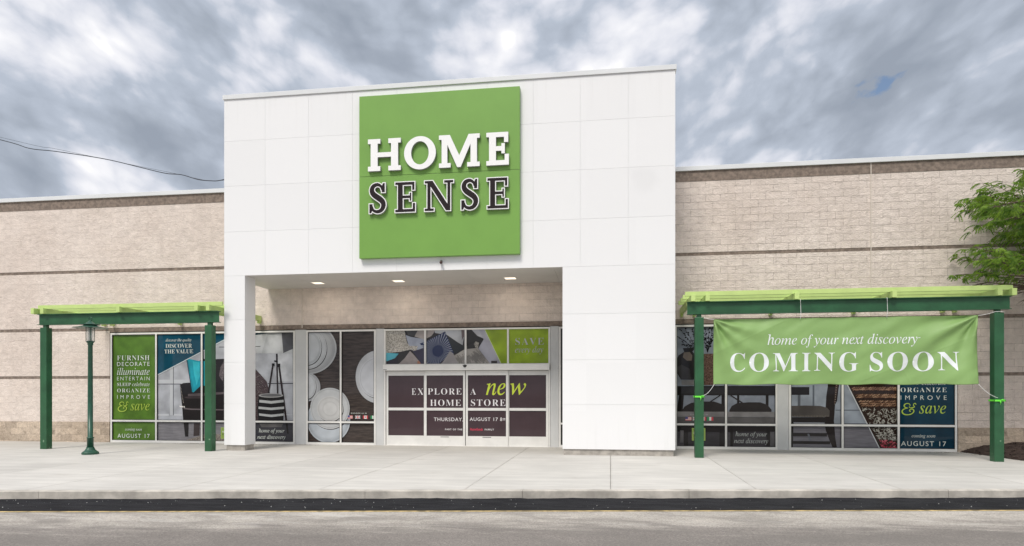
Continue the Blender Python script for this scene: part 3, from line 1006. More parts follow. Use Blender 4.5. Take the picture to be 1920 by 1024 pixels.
def slab_outline(ch):
    """closed outlines in a unit-high box; widths follow the letter"""
    if ch == 'H':
        W_, s, t, sv = 1.06, 0.225, 0.145, 0.40
        xl, xr = 0.0875, W_ - 0.0875 - s
        return W_, [[(0,0),(sv,0),(sv,t),(xl+s,t),(xl+s,0.43),(xr,0.43),(xr,t),(W_-sv,t),(W_-sv,0),(W_,0),(W_,t),(xr+s,t),(xr+s,1-t),(W_,1-t),(W_,1),(W_-sv,1),(W_-sv,1-t),(xr,1-t),(xr,0.575),(xl+s,0.575),(xl+s,1-t),(sv,1-t),(sv,1),(0,1),(0,1-t),(xl,1-t),(xl,t),(0,t)]]
    if ch == 'E':
        W_, s, t, x = 0.70, 0.215, 0.135, 0.085
        return W_, [[(0,0),(W_,0),(W_,0.33),(W_-0.13,0.33),(W_-0.13,t+0.01),(x+s,t+0.01),(x+s,0.435),(0.47,0.435),(0.47,0.35),(0.575,0.35),(0.575,0.66),(0.47,0.66),(0.47,0.575),(x+s,0.575),(x+s,1-t-0.01),(W_-0.15,1-t-0.01),(W_-0.15,0.69),(W_-0.02,0.69),(W_-0.02,1),(0,1),(0,1-t),(x,1-t),(x,t),(0,t)]]
    if ch == 'M':
        W_, t = 1.28, 0.135
        return W_, [[(0,0),(0.37,0),(0.37,t),(0.265,t),(0.265,0.70),(0.575,0.0),(0.685,0.0),(0.995,0.70),(0.995,t),(0.89,t),(0.89,0),(W_,0),(W_,t),(1.195,t),(1.195,1-t),(W_,1-t),(W_,1),(0.935,1),(0.64,0.36),(0.345,1),(0,1),(0,1-t),(0.085,1-t),(0.085,t),(0,t)]]
    if ch == 'N':
        W_, t = 0.98, 0.13
        return W_, [[(0,0),(0.35,0),(0.35,t),(0.245,t),(0.245,0.70),(0.70,0.0),(0.885,0.0),(0.885,1-t),(W_,1-t),(W_,1),(0.63,1),(0.63,1-t),(0.735,1-t),(0.735,0.33),(0.30,1),(0,1),(0,1-t),(0.085,1-t),(0.085,t),(0,t)]]
    if ch == 'O':
        W_ = 1.01
        return W_, [arc(W_/2, 0.5, W_/2, 0.515, 0, 360, 48)[:-1], arc(W_/2, 0.5, W_/2 - 0.225, 0.515 - 0.155, 0, 360, 48)[:-1]]
    if ch == 'S':
        W_ = 0.66
        # centre line with varying half width
        cl = [(0.50, 0.735, 0.065), (0.455, 0.86, 0.072), (0.36, 0.925, 0.078), (0.27, 0.925, 0.085), (0.175, 0.88, 0.098), (0.125, 0.79, 0.110), (0.135, 0.69, 0.116), (0.21, 0.60, 0.118), (0.33, 0.52, 0.120), (0.45, 0.44, 0.118), (0.525, 0.345, 0.116), (0.53, 0.235, 0.110), (0.475, 0.135, 0.098), (0.38, 0.08, 0.085), (0.27, 0.075, 0.078), (0.165, 0.13, 0.072), (0.115, 0.265, 0.065)]
        P = []
        for i in range((len(cl) - 1) * 4 + 1):
            s = i / 4; q = min(int(s), len(cl) - 2); f = s - q
            p0 = cl[max(q-1, 0)]; p1 = cl[q]; p2 = cl[q+1]; p3 = cl[min(q+2, len(cl)-1)]
            P.append(tuple(0.5 * ((2*p1[j]) + (-p0[j]+p2[j])*f + (2*p0[j]-5*p1[j]+4*p2[j]-p3[j])*f*f + (-p0[j]+3*p1[j]-3*p2[j]+p3[j])*f**3) for j in range(3)))
        Lr, Rr = [], []
        for i, p in enumerate(P):
            a, b = P[max(i-1, 0)], P[min(i+1, len(P)-1)]
            d = Vector((b[0]-a[0], b[1]-a[1])).normalized()
            Lr.append((p[0] - d.y * p[2], p[1] + d.x * p[2]))
            Rr.append((p[0] + d.y * p[2], p[1] - d.x * p[2]))
        body = Lr + Rr[::-1]
        return W_, [body, [(0.445,0.655),(0.615,0.655),(0.615,1.0),(0.50,1.0),(0.445,0.88)], [(0.0,0.0),(0.115,0.0),(0.175,0.12),(0.175,0.345),(0.0,0.345)]]

def sign_letter(ch, x0, x1, z0, z1, layers, tapered=True):
    """layers: (material, y_back, depth, inset)"""
    W_, cs = slab_outline(ch)
    parent = None
    for li, (m, yback, depth, inset) in enumerate(layers):
        mbb = None
        bm = bmesh.new()
        groups = [cs] if ch == 'O' else [[c] for c in cs]
        for gi, grp in enumerate(groups):
            cu = bpy.data.curves.new('o', 'CURVE')
            cu.dimensions = '2D'
            cu.fill_mode = 'BOTH'
            cu.extrude = depth / 2
            cu.offset = -inset
            for c in grp:
                sp = cu.splines.new('POLY')
                sp.points.add(len(c) - 1)
                for i, p in enumerate(c):
                    sp.points[i].co = (x0 + p[0] * (x1 - x0) / W_, z0 + p[1] * (z1 - z0), 0, 1)
                sp.use_cyclic_u = True
            ob = bpy.data.objects.new('o', cu)
            COL.objects.link(ob)
            dg = bpy.context.evaluated_depsgraph_get()
            me = bpy.data.meshes.new_from_object(ob.evaluated_get(dg))
            nb = len(bm.verts)
            bm.from_mesh(me)
            bm.verts.ensure_lookup_table()
            for v in bm.verts[nb:]:
                x, z, d = v.co
                v.co = (x, yback - depth / 2 - d - 0.0006 * gi, z)
            bpy.data.objects.remove(ob)
            bpy.data.curves.remove(cu)
            bpy.data.meshes.remove(me)
        bmesh.ops.recalc_face_normals(bm, faces=bm.faces)
        me = bpy.data.meshes.new('letter')
        for f in bm.faces:
            f.material_index = 0
        bm.to_mesh(me)
        bm.free()
        me.materials.append(MATS[m])
        if li == 0:
            parent = link(me, 'letter', SIGN)
        else:
            link(me, 'letter_face', parent)
    return parent

for ch, x0, x1 in (('H', -6.283, -5.395), ('O', -5.305, -4.459), ('M', -4.376, -3.309), ('E', -3.136, -2.555)):
    sign_letter(ch, x0, x1, 7.372, 8.206, [('letter_side', SY + 0.002, 0.085, 0.0), ('letter_white', SY - 0.083, 0.006, 0.0)])
for ch, x0, x1 in (('S', -6.266, -5.767), ('E', -5.564, -4.987), ('N', -4.775, -3.975), ('S', -3.81, -3.315), ('E', -3.131, -2.555)):
    sign_letter(ch, x0, x1, 6.250, 7.070, [('letter_side', SY + 0.002, 0.085, 0.0), ('letter_white', SY - 0.083, 0.006, 0.0), ('letter_dark', SY - 0.0892, 0.005, 0.024)])

# small sensor under the sign
S_ = thing('security_sensor', (-4.37, -2.40, 4.97), 'small dark brown sensor on the white wall just under the green sign', 'sensor')
mb = MB(); mb.box(-4.40, -4.34, -2.425, -2.399, 4.97, 5.03, 'sensor_brown', 0.004); mb.build('bracket', S_)
mb = MB()
mb.tube([(-4.37, -2.42, 5.00), (-4.36, -2.50, 4.965), (-4.345, -2.55, 4.94)], [0.028, 0.036, 0.030], 'sensor_brown', 10)
mb.build('housing', S_)

# recessed lights in the soffit
def soffit_light(x, lab):
    L = thing('ceiling_light', (x, -0.93, OZ - 0.008), lab, 'ceiling light', 'recessed lights in the entrance soffit')
    mb = MB()
    h = 0.17
    for a, b, c, d in ((-h, h, -h, -h+0.02), (-h, h, h-0.02, h), (-h, -h+0.02, -h+0.02, h-0.02), (h-0.02, h, -h+0.02, h-0.02)):
        mb.box(x + a, x + b, -0.93 + c, -0.93 + d, OZ - 0.018, OZ - 0.0085, 'panel_white')
    mb.build('trim', L)
    mb = MB(); mb.box(x - h + 0.021, x + h - 0.021, -0.93 - h + 0.021, -0.93 + h - 0.021, OZ - 0.014, OZ - 0.0085, 'light_lit'); mb.build('lens', L)
    ld = bpy.data.lights.new('lamp_light', 'AREA'); ld.shape = 'SQUARE'; ld.size = .26; ld.energy = 4; ld.color = (1.0, 0.90, 0.76)
    lo = bpy.data.objects.new('lamp_light', ld); COL.objects.link(lo); lo.parent = L; lo.location = (0, 0, -0.012)
    return L
soffit_light(-8.43, 'lit square light in the entrance soffit nearest the narrow left column')
soffit_light(-6.00, 'lit square light in the soffit under the left half of the green sign')
soffit_light(-2.77, 'lit square light in the soffit nearest the wide right column')

# ------------------------------------------------------------------ shop front
FY0, FY1 = 0.005, 0.10            # frame front and back
def frame_unit(x0, x1, mull, label, z0=0.0, z1=3.50, mid=0.69, fw=0.055):
    mb = MB()
    mb.box(x0, x0 + fw, FY0, FY1, z0, z1, 'alu_frame', 0.003)
    mb.box(x1 - fw, x1, FY0, FY1, z0, z1, 'alu_frame', 0.003)
    edges = [x0 + fw]
    for m_ in mull:
        mb.box(m_ - fw/2, m_ + fw/2, FY0 + 0.002, FY1, z0 + 0.0, z1, 'alu_frame', 0.003)
        edges += [m_ - fw/2, m_ + fw/2]
    edges.append(x1 - fw)
    cells = []
    for a, b in zip(edges[::2], edges[1::2]):
        mb.box(a + 0.0005, b - 0.0005, FY0 + 0.004, FY1, z0, z0 + 0.07, 'alu_frame')
        mb.box(a + 0.0005, b - 0.0005, FY0 + 0.004, FY1, z1 - fw, z1, 'alu_frame')
        if mid:
            mb.box(a + 0.0005, b - 0.0005, FY0 + 0.004, FY1, mid - 0.027, mid + 0.027, 'alu_frame')
            cells += [(a, b, z0 + 0.07, mid - 0.027), (a, b, mid + 0.027, z1 - fw)]
        else:
            cells.append((a, b, z0 + 0.07, z1 - fw))
    # black gaskets
    for a, b, c, d in cells:
        q = 0.012
        mb.box(a, a + q, 0.012, 0.05, c, d, 'gasket'); mb.box(b - q, b, 0.012, 0.05, c, d, 'gasket')
        mb.box(a + q, b - q, 0.012, 0.05, d - q * 1.6, d, 'gasket'); mb.box(a + q, b - q, 0.012, 0.05, c, c + q, 'gasket')
    o = mb.build('shop_window', STORE)
    if label:
        o['label'] = label
    return o, cells

def blank_panel(x0, x1, seams=()):
    mb = MB()
    mb.box(x0 + 0.001, x1 - 0.001, 0.016, 0.10, 0.0, 3.52, 'alu_panel', 0.003)
    return mb.build('metal_panel', STORE)
blank_panel(-9.60, -9.245)
blank_panel(-7.01, -6.765)
blank_panel(-1.735, -1.49)
blank_panel(4.585, 4.875)

# ============ window 1 (left)
w1, c1 = frame_unit(-15.88, -9.605, [-14.28, -12.71, -11.14], 'left window with a green panel and a printed leather sofa')
a = Art((-15.86, -9.62, 0.02, 3.49))
GRN, TEAL, LT = (80, 113, 40), (16, 66, 84), (226, 232, 220)
wallc = (164, 166, 172)
a.rect_((-15.87, 3.49), (-14.28, 0.0), GRN, 'soft')
a.rect_((-14.28, 3.49), (-9.6, 0.68), wallc, 'soft')
a.rect_((-14.28, 0.69), (-9.6, 0.0), (118, 116, 120), 'floor')
a.rect_((-14.259, 1.999), (-11.902, 1.876), (180,182,186))
a.line((-14.259, 1.862), (-13.431, 1.860), 0.022, (62,64,70)); a.line((-13.707, 2.433), (-13.707, 0.871), 0.02, (78,80,86))
a.line((-12.145, 3.017), (-11.822, 3.014), 0.022, (62,64,70)); a.line((-12.543, 2.953), (-12.543, 2.577), 0.02, (78,80,86))
a.rect_((-13.823, 2.415), (-13.724, 1.997), (178,180,184)); a.rect_((-13.823, 1.827), (-13.724, 0.871), (180,182,186))
a.rect_((-14.259, 0.914), (-13.865, 0.855), (188,190,194)); a.rect_((-13.691, 0.916), (-13.410, 0.857), (188,190,194))
a.rect_((-14.259, 0.716), (-13.361, 0.660), (120,122,128))
# sofa
SF = (30, 26, 27)
a.poly([(-13.485, 1.837),(-13.361, 1.894),(-13.082, 1.908),(-12.910, 1.938),(-12.828, 2.579),(-12.714, 2.653),(-12.307, 2.635),(-11.882, 2.655),(-11.822, 1.598),(-11.822, 0.625),(-13.361, 0.623),(-13.402, 1.107)], SF, 'soft')
a.poly([(-11.983, 2.573),(-11.935, 2.423),(-12.023, 1.936),(-12.145, 2.124),(-12.096, 2.386)], (92,84,86), 'fleck')
a.poly([(-13.205, 1.546),(-12.714, 1.576),(-11.882, 1.613),(-11.882, 1.553),(-12.714, 1.486),(-13.205, 1.478)], (84,76,78), 'soft')
a.poly([(-13.361, 1.107),(-13.082, 1.085),(-11.882, 1.066),(-11.882, 1.029),(-13.123, 1.047),(-13.361, 1.069)], (96,88,90), 'soft')
a.poly([(-13.361, 1.447),(-13.205, 1.470),(-12.754, 1.478),(-12.754, 1.403),(-13.205, 1.402)], (58,50,52), 'soft')
a.poly([(-13.513, 1.175),(-13.320, 1.160),(-13.308, 1.115),(-13.468, 1.129)], (222,218,214))
a.line((-13.361, 1.296), (-13.361, 0.691), 0.016, (14,12,13))
for i in range(13):
    p = ((-13.468, 1.803)[0] + ((-13.361, 1.273)[0] - (-13.468, 1.803)[0]) * i / 12, (-13.468, 1.803)[1] + ((-13.361, 1.273)[1] - (-13.468, 1.803)[1]) * i / 12)
    a.ell(p, (p[0] + 0.011, p[1] + 0.011), (176,168,160), n=6)
a.poly([(-13.353, 0.623),(-13.180, 0.624),(-13.192, 0.200),(-13.303, 0.199)], (24,21,22)); a.poly([(-13.000, 0.617),(-12.795, 0.619),(-12.812, 0.234),(-13.016, 0.217)], (58,50,50))
a.poly([(-12.543, 0.620),(-12.307, 0.622),(-12.347, 0.208),(-12.510, 0.207)], (44,40,40))
# turquoise pillow
a.poly([(-13.254, 2.627),(-13.156, 2.653),(-12.795, 2.579),(-12.510, 2.577),(-12.477, 2.200),(-12.510, 1.824),(-12.795, 1.787),(-13.008, 1.599),(-13.082, 1.614),(-13.131, 1.939)], (24,146,164), 'soft')
a.poly([(-13.041, 2.580),(-12.816, 2.541),(-12.795, 2.126),(-12.910, 1.825),(-13.000, 2.203)], (50,178,192), 'soft')
a.line((-13.242, 2.619), (-13.065, 1.614), 0.03, (12,58,72)); a.line((-13.205, 2.596), (-13.016, 1.644), 0.012, (20,88,100))
a.line((-12.763, 2.541), (-12.746, 1.806), 0.03, (16,112,130))
# rug
a.poly([(-13.472, 0.024),(-13.082, 0.145),(-12.673, 0.262),(-12.307, 0.302),(-11.580, 0.215),(-11.340, -0.006),(-13.472, -0.029)], (128,120,112), 'shag')
# tripod lamp, patterned chair and barrel table
a.rect_((-11.234, 3.500), (-9.631, 2.807), (176,178,180), 'soft')
a.poly([(-10.063, 3.466),(-9.690, 3.461),(-9.631, 2.962),(-10.004, 2.810)], (84,84,88), 'soft')
a.poly([(-10.907, 3.458),(-10.517, 3.453),(-10.716, 2.816),(-10.907, 2.818)], (190,192,194), 'soft')
a.rect_((-10.181, 2.800), (-9.631, 1.928), (182,184,188), 'soft')
a.line((-11.154, 3.025), (-10.756, 3.021), 0.018, (44,44,48))
a.line((-10.517, 1.871), (-9.631, 1.869), 0.022, (26,26,30)); a.rect_((-11.314, 0.924), (-9.631, 0.887), (178,180,184))
a.poly([(-11.234, 2.455),(-10.907, 2.304),(-10.756, 2.154),(-10.549, 1.930),(-10.446, 1.596),(-10.498, 0.705),(-11.234, 0.701)], (66,54,56), 'fleck')
for i in range(150):
    x, y = random.uniform(-4, 26), random.uniform(0, 100)
    p = ((-10.907, 2.267)[0] + random.uniform(0, 0.34), (-10.907, 2.267)[1] - random.uniform(0.0, 1.35))
    if p[0] - (-10.907, 2.267)[0] < 0.06 + ((-10.907, 2.267)[1] - p[1]) * 0.6:
        a.ell(p, (p[0] + 0.007, p[1] + 0.006), (150,146,140), n=5)
a.line((-10.217, 2.790), (-10.185, 1.540), 0.05, (34,26,28)); a.line((-10.339, 2.468), (-10.498, 1.540), 0.055, (36,27,28)); a.line((-10.150, 2.467), (-9.847, 0.321), 0.062, (34,24,26))
a.poly([(-10.300, 2.590),(-10.181, 2.574),(-10.181, 2.530),(-10.296, 2.538)], (30,26,28)); a.rect_((-10.379, 2.494), (-10.288, 2.412), (20,18,20)); a.rect_((-10.181, 2.485), (-10.099, 2.374), (20,18,20))
dk, li = (26,26,28), (168,170,170)
a.poly([(-10.811, 1.503),(-9.996, 1.503),(-9.973, 1.115),(-10.004, 0.708),(-10.819, 0.703),(-10.859, 1.112)], dk)
for y0 in (625, 680, 738):
    a.poly([B[46,y0+0],B[256,y0+0],B[256,y0+24],B[150,y0+30],B[46,y0+24]] if False else [((-10.811, 3.680)[0], 0.0)] * 2, li)
a.poly([(-10.787, 1.365),(-10.399, 1.329),(-9.996, 1.367),(-9.988, 1.293),(-10.399, 1.247),(-10.795, 1.284)], li); a.poly([(-10.819, 1.157),(-10.399, 1.121),(-9.973, 1.159),(-9.973, 1.085),(-10.399, 1.047),(-10.819, 1.083)], li)
a.poly([(-10.803, 0.945),(-10.399, 0.906),(-9.988, 0.948),(-9.996, 0.878),(-10.399, 0.832),(-10.795, 0.874)], li)
a.ell((-10.407, 1.500), (-10.004, 1.566), (150,150,150)); a.ell((-10.407, 1.507), (-10.059, 1.552), (92,92,94))
a.rect_((-11.314, 0.655), (-9.631, -0.028), (52,52,58), 'floor'); a.poly([(-10.795, 0.629),(-10.004, 0.634),(-10.059, 0.522),(-10.716, 0.518)], (90,88,88), 'soft')
a.poly([(-9.933, 0.664),(-9.863, 0.664),(-9.823, 0.321),(-9.871, 0.320)], (20,18,20))
# teal corner with its pale edge
a.poly([(-14.28, 3.49), (-9.9, 3.49), (-11.902, 3.277), (-14.272, 2.140), (-14.28, (-14.272, 2.140)[1])], TEAL, 'soft')
a.line((-14.289, 2.132), (-11.854, 3.295), 0.02, (206,214,216))
a.build(w1)
FL = .029
def panel_words(dx, y, parent, green=(0.72,0.80,0.68)):
    L = lambda s, p, q, st='sans', off=0.0: letter(s, (p[0] + dx, p[1]), (q[0] + dx, q[1]), y, 'print_white', parent, st, off)
    L('FURNISH', (-15.658, 2.778), (-14.519, 2.620), 'serif', -0.011)
    L('DECORATE', (-15.658, 2.570), (-14.515, 2.440))
    L('illuminate', (-15.658, 2.382), (-14.515, 2.154), 'italic')
    L('ENTERTAIN', (-15.658, 2.097), (-14.511, 1.982), 'sans', -0.008)
    L('SLEEP', (-15.653, 1.905), (-15.175, 1.800), 'serif', -0.006)
    L('celebrate', (-15.124, 1.923), (-14.515, 1.795), 'italic')
    L('ORGANIZE', (-15.653, 1.720), (-14.502, 1.597), 'serif', -0.011)
    L('IMPROVE', (-15.653, 1.508), (-14.502, 1.391), 'sans', -0.008)
    letter('save', ((-15.187, 1.236)[0] + dx, (-15.187, 1.236)[1]), ((-14.515, 1.020)[0] + dx, (-14.515, 1.020)[1]), y, 'print_lime', parent, 'italic')
    ampersand((-15.628, 1.301), (-15.247, 0.983), dx, y, parent)
    L('coming soon', (-15.373, 0.464), (-14.783, 0.350), 'italic')
    L('AUGUST 17', (-15.641, 0.274), (-14.515, 0.146))
mat('print_white', (0.66, 0.70, 0.65), 0.4, coat=0.6)
mat('print_dim', (0.42, 0.44, 0.42), 0.4, coat=0.6)
mat('print_lime', (0.38, 0.52, 0.05), 0.4, coat=0.6)
mat('print_yellow', (0.58, 0.70, 0.03), 0.4, coat=0.6)
mat('print_red', (0.50, 0.02, 0.06), 0.4, coat=0.6)
mat('print_black', (0.03, 0.06, 0.02), 0.4, coat=0.6)
mat('door_film', (0.060, 0.038, 0.044), 0.5, spec=0.1, var=0.10, vscale=1.5, coat=0.5)

def ampersand(p0, p1, dx, y, parent):
    """round swash ampersand drawn as one stroke of changing width"""
    c = [(0.96,0.86,0.020),(0.90,0.98,0.04),(0.80,0.93,0.03),(0.78,0.80,0.03),(0.86,0.70,0.03),(0.74,0.62,0.045),(0.60,0.60,0.03),(0.50,0.66,0.02),(0.56,0.80,0.02),(0.50,0.94,0.035),(0.34,0.97,0.035),(0.20,0.88,0.045),(0.17,0.74,0.05),(0.26,0.62,0.04),(0.42,0.58,0.02),(0.24,0.54,0.03),(0.08,0.42,0.045),(0.03,0.26,0.055),(0.13,0.08,0.055),(0.34,0.01,0.045),(0.58,0.05,0.04),(0.76,0.20,0.045),(0.80,0.38,0.05),(0.70,0.50,0.04),(0.56,0.46,0.03),(0.52,0.34,0.035),(0.60,0.30,0.03)]
    P = []
    for i in range((len(c) - 1) * 4 + 1):
        s = i / 4; q = min(int(s), len(c) - 2); f = s - q
        a0, a1, a2, a3 = c[max(q-1, 0)], c[q], c[q+1], c[min(q+2, len(c)-1)]
        P.append(tuple(0.5 * ((2*a1[j]) + (-a0[j]+a2[j])*f + (2*a0[j]-5*a1[j]+4*a2[j]-a3[j])*f*f + (-a0[j]+3*a1[j]-3*a2[j]+a3[j])*f**3) for j in range(3)))
    mb = MB()
    sx, sz = p1[0] - p0[0], p0[1] - p1[1]
    def pt(i, sgn):
        p = P[i]; u, v = P[max(i-1, 0)], P[min(i+1, len(P)-1)]
        d = Vector(((v[0]-u[0]) * sx, (v[1]-u[1]) * sz)).normalized()
        r = abs(p[2]) * 0.95 * sz
        return (p0[0] + dx + p[0] * sx - d.y * r * sgn, y - 0.0002 * i * 0.2, p1[1] + p[1] * sz + d.x * r * sgn)
    for i in range(len(P) - 1):
        mb.face([pt(i, 1), pt(i, -1), pt(i+1, -1), pt(i+1, 1)], 'print_lime')
    o = mb.build('lettering', parent, recalc=False)
    for poly in o.data.polygons:
        pass
    return o

panel_words(0.0, FL, w1)
letter('discover the quality', (-13.956, 3.304), (-13.069, 3.181), FL, 'print_white', w1, 'italic')
letter('DISCOVER', (-13.960, 3.134), (-13.053, 3.003), FL, 'print_white', w1, 'serif', -0.011)
letter('THE VALUE', (-14.002, 2.955), (-13.012, 2.829), FL, 'print_white', w1, 'serif', -0.004)
letter('home of your', (-10.795, 0.480), (-9.957, 0.320), .026, 'print_white', w1, 'italic', 0.004)
letter('next discovery', (-10.847, 0.278), (-9.922, 0.124), .026, 'print_white', w1, 'italic', 0.004)

def square_notice(p0, p1, parent, words=True):
    mb = MB(); mb.box(p0[0], p1[0], 0.029, 0.032, p1[1], p0[1], 'notice_green'); o = mb.build('window_notice', parent)
    mb = MB(); e = 0.02
    mb.box(p0[0] + e, p1[0] - e, 0.0282, 0.0288, p1[1] + e, p0[1] - e, 'notice_field'); mb.build('notice_field', o) if False else mb.build('window_notice_field', parent)
    wv, hv = p1[0] - p0[0], p0[1] - p1[1]
    letter('NOW', (p0[0] + wv*0.14, p0[1] - hv*0.30), (p0[0] + wv*0.86, p0[1] - hv*0.48), .0276, 'print_white', parent, 'sans', 0.01)
    letter('HIRING', (p0[0] + wv*0.14, p0[1] - hv*0.52), (p0[0] + wv*0.86, p0[1] - hv*0.69), .0276, 'print_black', parent, 'sans', 0.01)
mat('notice_green', (0.33, 0.45, 0.10), 0.4, coat=0.5)
mat('notice_field', (0.22, 0.34, 0.04), 0.4, coat=0.5)
square_notice((-12.07, 0.50), (-11.69, 0.15), w1)

# ============ window 2 (plates)
w2, c2 = frame_unit(-9.24, -7.015, [-8.13], 'window with white plates printed on dark boards')
a = Art((-9.22, -7.03, 0.02, 3.49))
a.rect_((-9.25, 3.5), (-7.0, 0.0), (60,53,50), 'wood')
def plate(cx, cz, rx, rz, tone=(168,171,174), rings=((0.76, -8), (0.72, 14), (0.66, 4))):
    a.ell((cx + 0.015, cz - 0.02), (cx + 0.015 + rx, cz - 0.02 + rz), (44,39,37))
    a.ell((cx, cz), (cx + rx, cz + rz), tone, 'satin')
    a.ell((cx, cz), (cx + rx * .975, cz + rz * .975), tuple(min(v + 8, 255) for v in tone), 'satin')
    for q_ in range(9):
        # glaze brightening from one side, as in the printed picture
        f_ = q_ / 9
        a.ell((cx - rx * .05 * f_, cz + rz * .05 * f_), (cx - rx * .05 * f_ + rx * (.95 - .16 * f_), cz + rz * .05 * f_ + rz * (.95 - .16 * f_)), tuple(max(0, min(int(v - 14 + 22 * f_), 255)) for v in tone), 'satin')
    for k, d in rings:
        a.ell((cx, cz), (cx + rx * k, cz + rz * k), tuple(max(0, min(v + d, 255)) for v in tone), 'satin')
c0 = (-9.202, 2.939); e0 = (-8.274, 2.151)
rx, rz = e0[0] - c0[0], c0[1] - e0[1]
plate(c0[0], c0[1], rx, rz, (158,160,162), ())
for i in range(60):
    t_ = R(-95 + i * 3.2)
    p = (c0[0] + rx * 0.86 * math.cos(t_), c0[1] + rz * 0.86 * math.sin(t_))
    a.ell(p, (p[0] + 0.010, p[1] + 0.010), (138,140,142), n=6)
plate(c0[0], c0[1] + 0.01, rx * 0.66, rz * 0.81, (168,171,174), ((0.93, 6),))
plate(c0[0] - 0.02, c0[1] + 0.03, rx * 0.50, rz * 0.68, (174,178,182), ((0.86, -8), (0.82, 4)))
c0 = (-9.222, 1.761); e0 = (-8.795, 1.320)
plate(c0[0], c0[1], e0[0] - c0[0], c0[1] - e0[1], (160,162,165), ())
plate(c0[0] - .01, c0[1] + .02, (e0[0] - c0[0]) * .70, (c0[1] - e0[1]) * .88, (176,179,182), ())
c0 = (-8.532, 0.753); e0 = (-7.834, 0.046)
plate(c0[0], c0[1], e0[0] - c0[0], c0[1] - e0[1], (160,166,172), ())
c0 = (-8.486, 1.105); e0 = (-7.849, 0.473)
plate(c0[0], c0[1], e0[0] - c0[0], c0[1] - e0[1], (168,170,171), ((0.93, -6), (0.90, 6)))
c0 = (-8.478, 1.094); e0 = (-8.056, 0.708)
plate(c0[0], c0[1], e0[0] - c0[0], c0[1] - e0[1], (180,180,179), ((0.94, -10), (0.82, -2), (0.6, -8), (0.5, 2)))
c0 = (-6.962, 2.066); e0 = (-7.663, 1.268)
plate(c0[0], c0[1], abs(e0[0] - c0[0]), c0[1] - e0[1], (164,166,169), ((0.94, 6),))
c0 = (-6.962, 2.048); e0 = (-7.560, 1.421)
plate(c0[0], c0[1], abs(e0[0] - c0[0]), c0[1] - e0[1], (176,178,182), ((0.93, -8), (0.9, 4)))
a.build(w2)
def flags(p, wd, ht, gap, y, parent, order=('us', 'uk', 'ca', 'ie')):
    """row of four small national flags"""
    o = None
    for i, fl in enumerate(order):
        x0 = p[0] + i * (wd + gap); x1 = x0 + wd; z1 = p[1]; z0 = z1 - ht
        mb = MB()
        def q(a_, b_, c_, d_, m, k):
            mb.face([(x0 + wd*a_, y - k*.0004, z0 + ht*c_), (x0 + wd*b_, y - k*.0004, z0 + ht*c_), (x0 + wd*b_, y - k*.0004, z0 + ht*d_), (x0 + wd*a_, y - k*.0004, z0 + ht*d_)], m)
        if fl == 'us':
            q(0, 1, 0, 1, 'print_white', 0)
            for s in range(4): q(0, 1, s*2/7, (s*2+1)/7, 'flag_red', 1)
            q(0, .42, 3/7, 1, 'flag_blue', 2)
        elif fl == 'uk':
            q(0, 1, 0, 1, 'flag_blue', 0)
            for s in (1, -1):
                za, zb = (z0, z1) if s > 0 else (z1, z0)
                e_ = ht * .16
                mb.face([(x0, y - .0004*(1.5+s*.2), za - e_*0), (x0 + e_, y - .0004*(1.5+s*.2), za), (x1, y - .0004*(1.5+s*.2), zb - e_*s), (x1, y - .0004*(1.5+s*.2), zb), (x1 - e_, y - .0004*(1.5+s*.2), zb), (x0, y - .0004*(1.5+s*.2), za + e_*s)], 'print_white')
            q(.36, .64, 0, 1, 'print_white', 3); q(0, 1, .32, .68, 'print_white', 4); q(.43, .57, 0, 1, 'flag_red', 5); q(0, 1, .41, .59, 'flag_red', 6)
        elif fl == 'ca':
            q(0, 1, 0, 1, 'print_white', 0); q(0, .25, 0, 1, 'flag_red', 1); q(.75, 1, 0, 1, 'flag_red', 1)
            cx, cz = (x0 + x1) / 2, (z0 + z1) / 2 + ht*.04
            pts = []
            for k in range(14):
                r_ = ht * (.34 if k % 2 == 0 else .16)
                pts.append((cx + r_ * math.sin(k * math.pi / 7), y - .0008, cz + r_ * math.cos(k * math.pi / 7)))
            mb.face(pts, 'flag_red')
        else:
            q(0, 1/3, 0, 1, 'flag_green', 0); q(1/3, 2/3, 0, 1, 'print_white', 0); q(2/3, 1, 0, 1, 'flag_red', 0)
        mb.build('flag', parent, recalc=False)
mat('flag_red', (0.55, 0.03, 0.05), 0.4, coat=0.5); mat('flag_blue', (0.04, 0.06, 0.22), 0.4, coat=0.5); mat('flag_green', (0.02, 0.25, 0.09), 0.4, coat=0.5)
fp, fq = (-7.910, 0.892), (-7.765, 0.794)
flags(fp, fq[0] - fp[0] + .01, fp[1] - fq[1], 0.087, .030, w2)
letter('DISCOVER US IN', (-7.804, 0.979), (-7.313, 0.945), .030, 'print_white', w2, 'sans', 0.02)

# ============ window between the door and the right column, continuing behind it
w3, c3 = frame_unit(-1.485, 1.79, [-0.38, 0.70], 'dark window half hidden behind the wide right column')
a = Art((-1.47, 1.77, 0.02, 3.49))
a.rect_((-1.49, 3.5), (1.8, 0.69), (70,66,66), 'soft'); a.rect_((-1.49, 0.69), (1.8, 0), (44,40,42), 'floor')
a.build(w3)

# ============ window 4 (vases and table)
w4, c4 = frame_unit(1.80, 4.58, [3.20], 'window with a printed dining table and vases behind the banner')
a = Art((1.82, 4.56, 0.02, 3.49))
a.rect_((1.8, 3.5), (4.6, 0.69), (122,128,138), 'soft')
a.rect_((1.8, 0.7), (4.6, 0.0), (66,64,68), 'floor')
BL = (28, 25, 25)
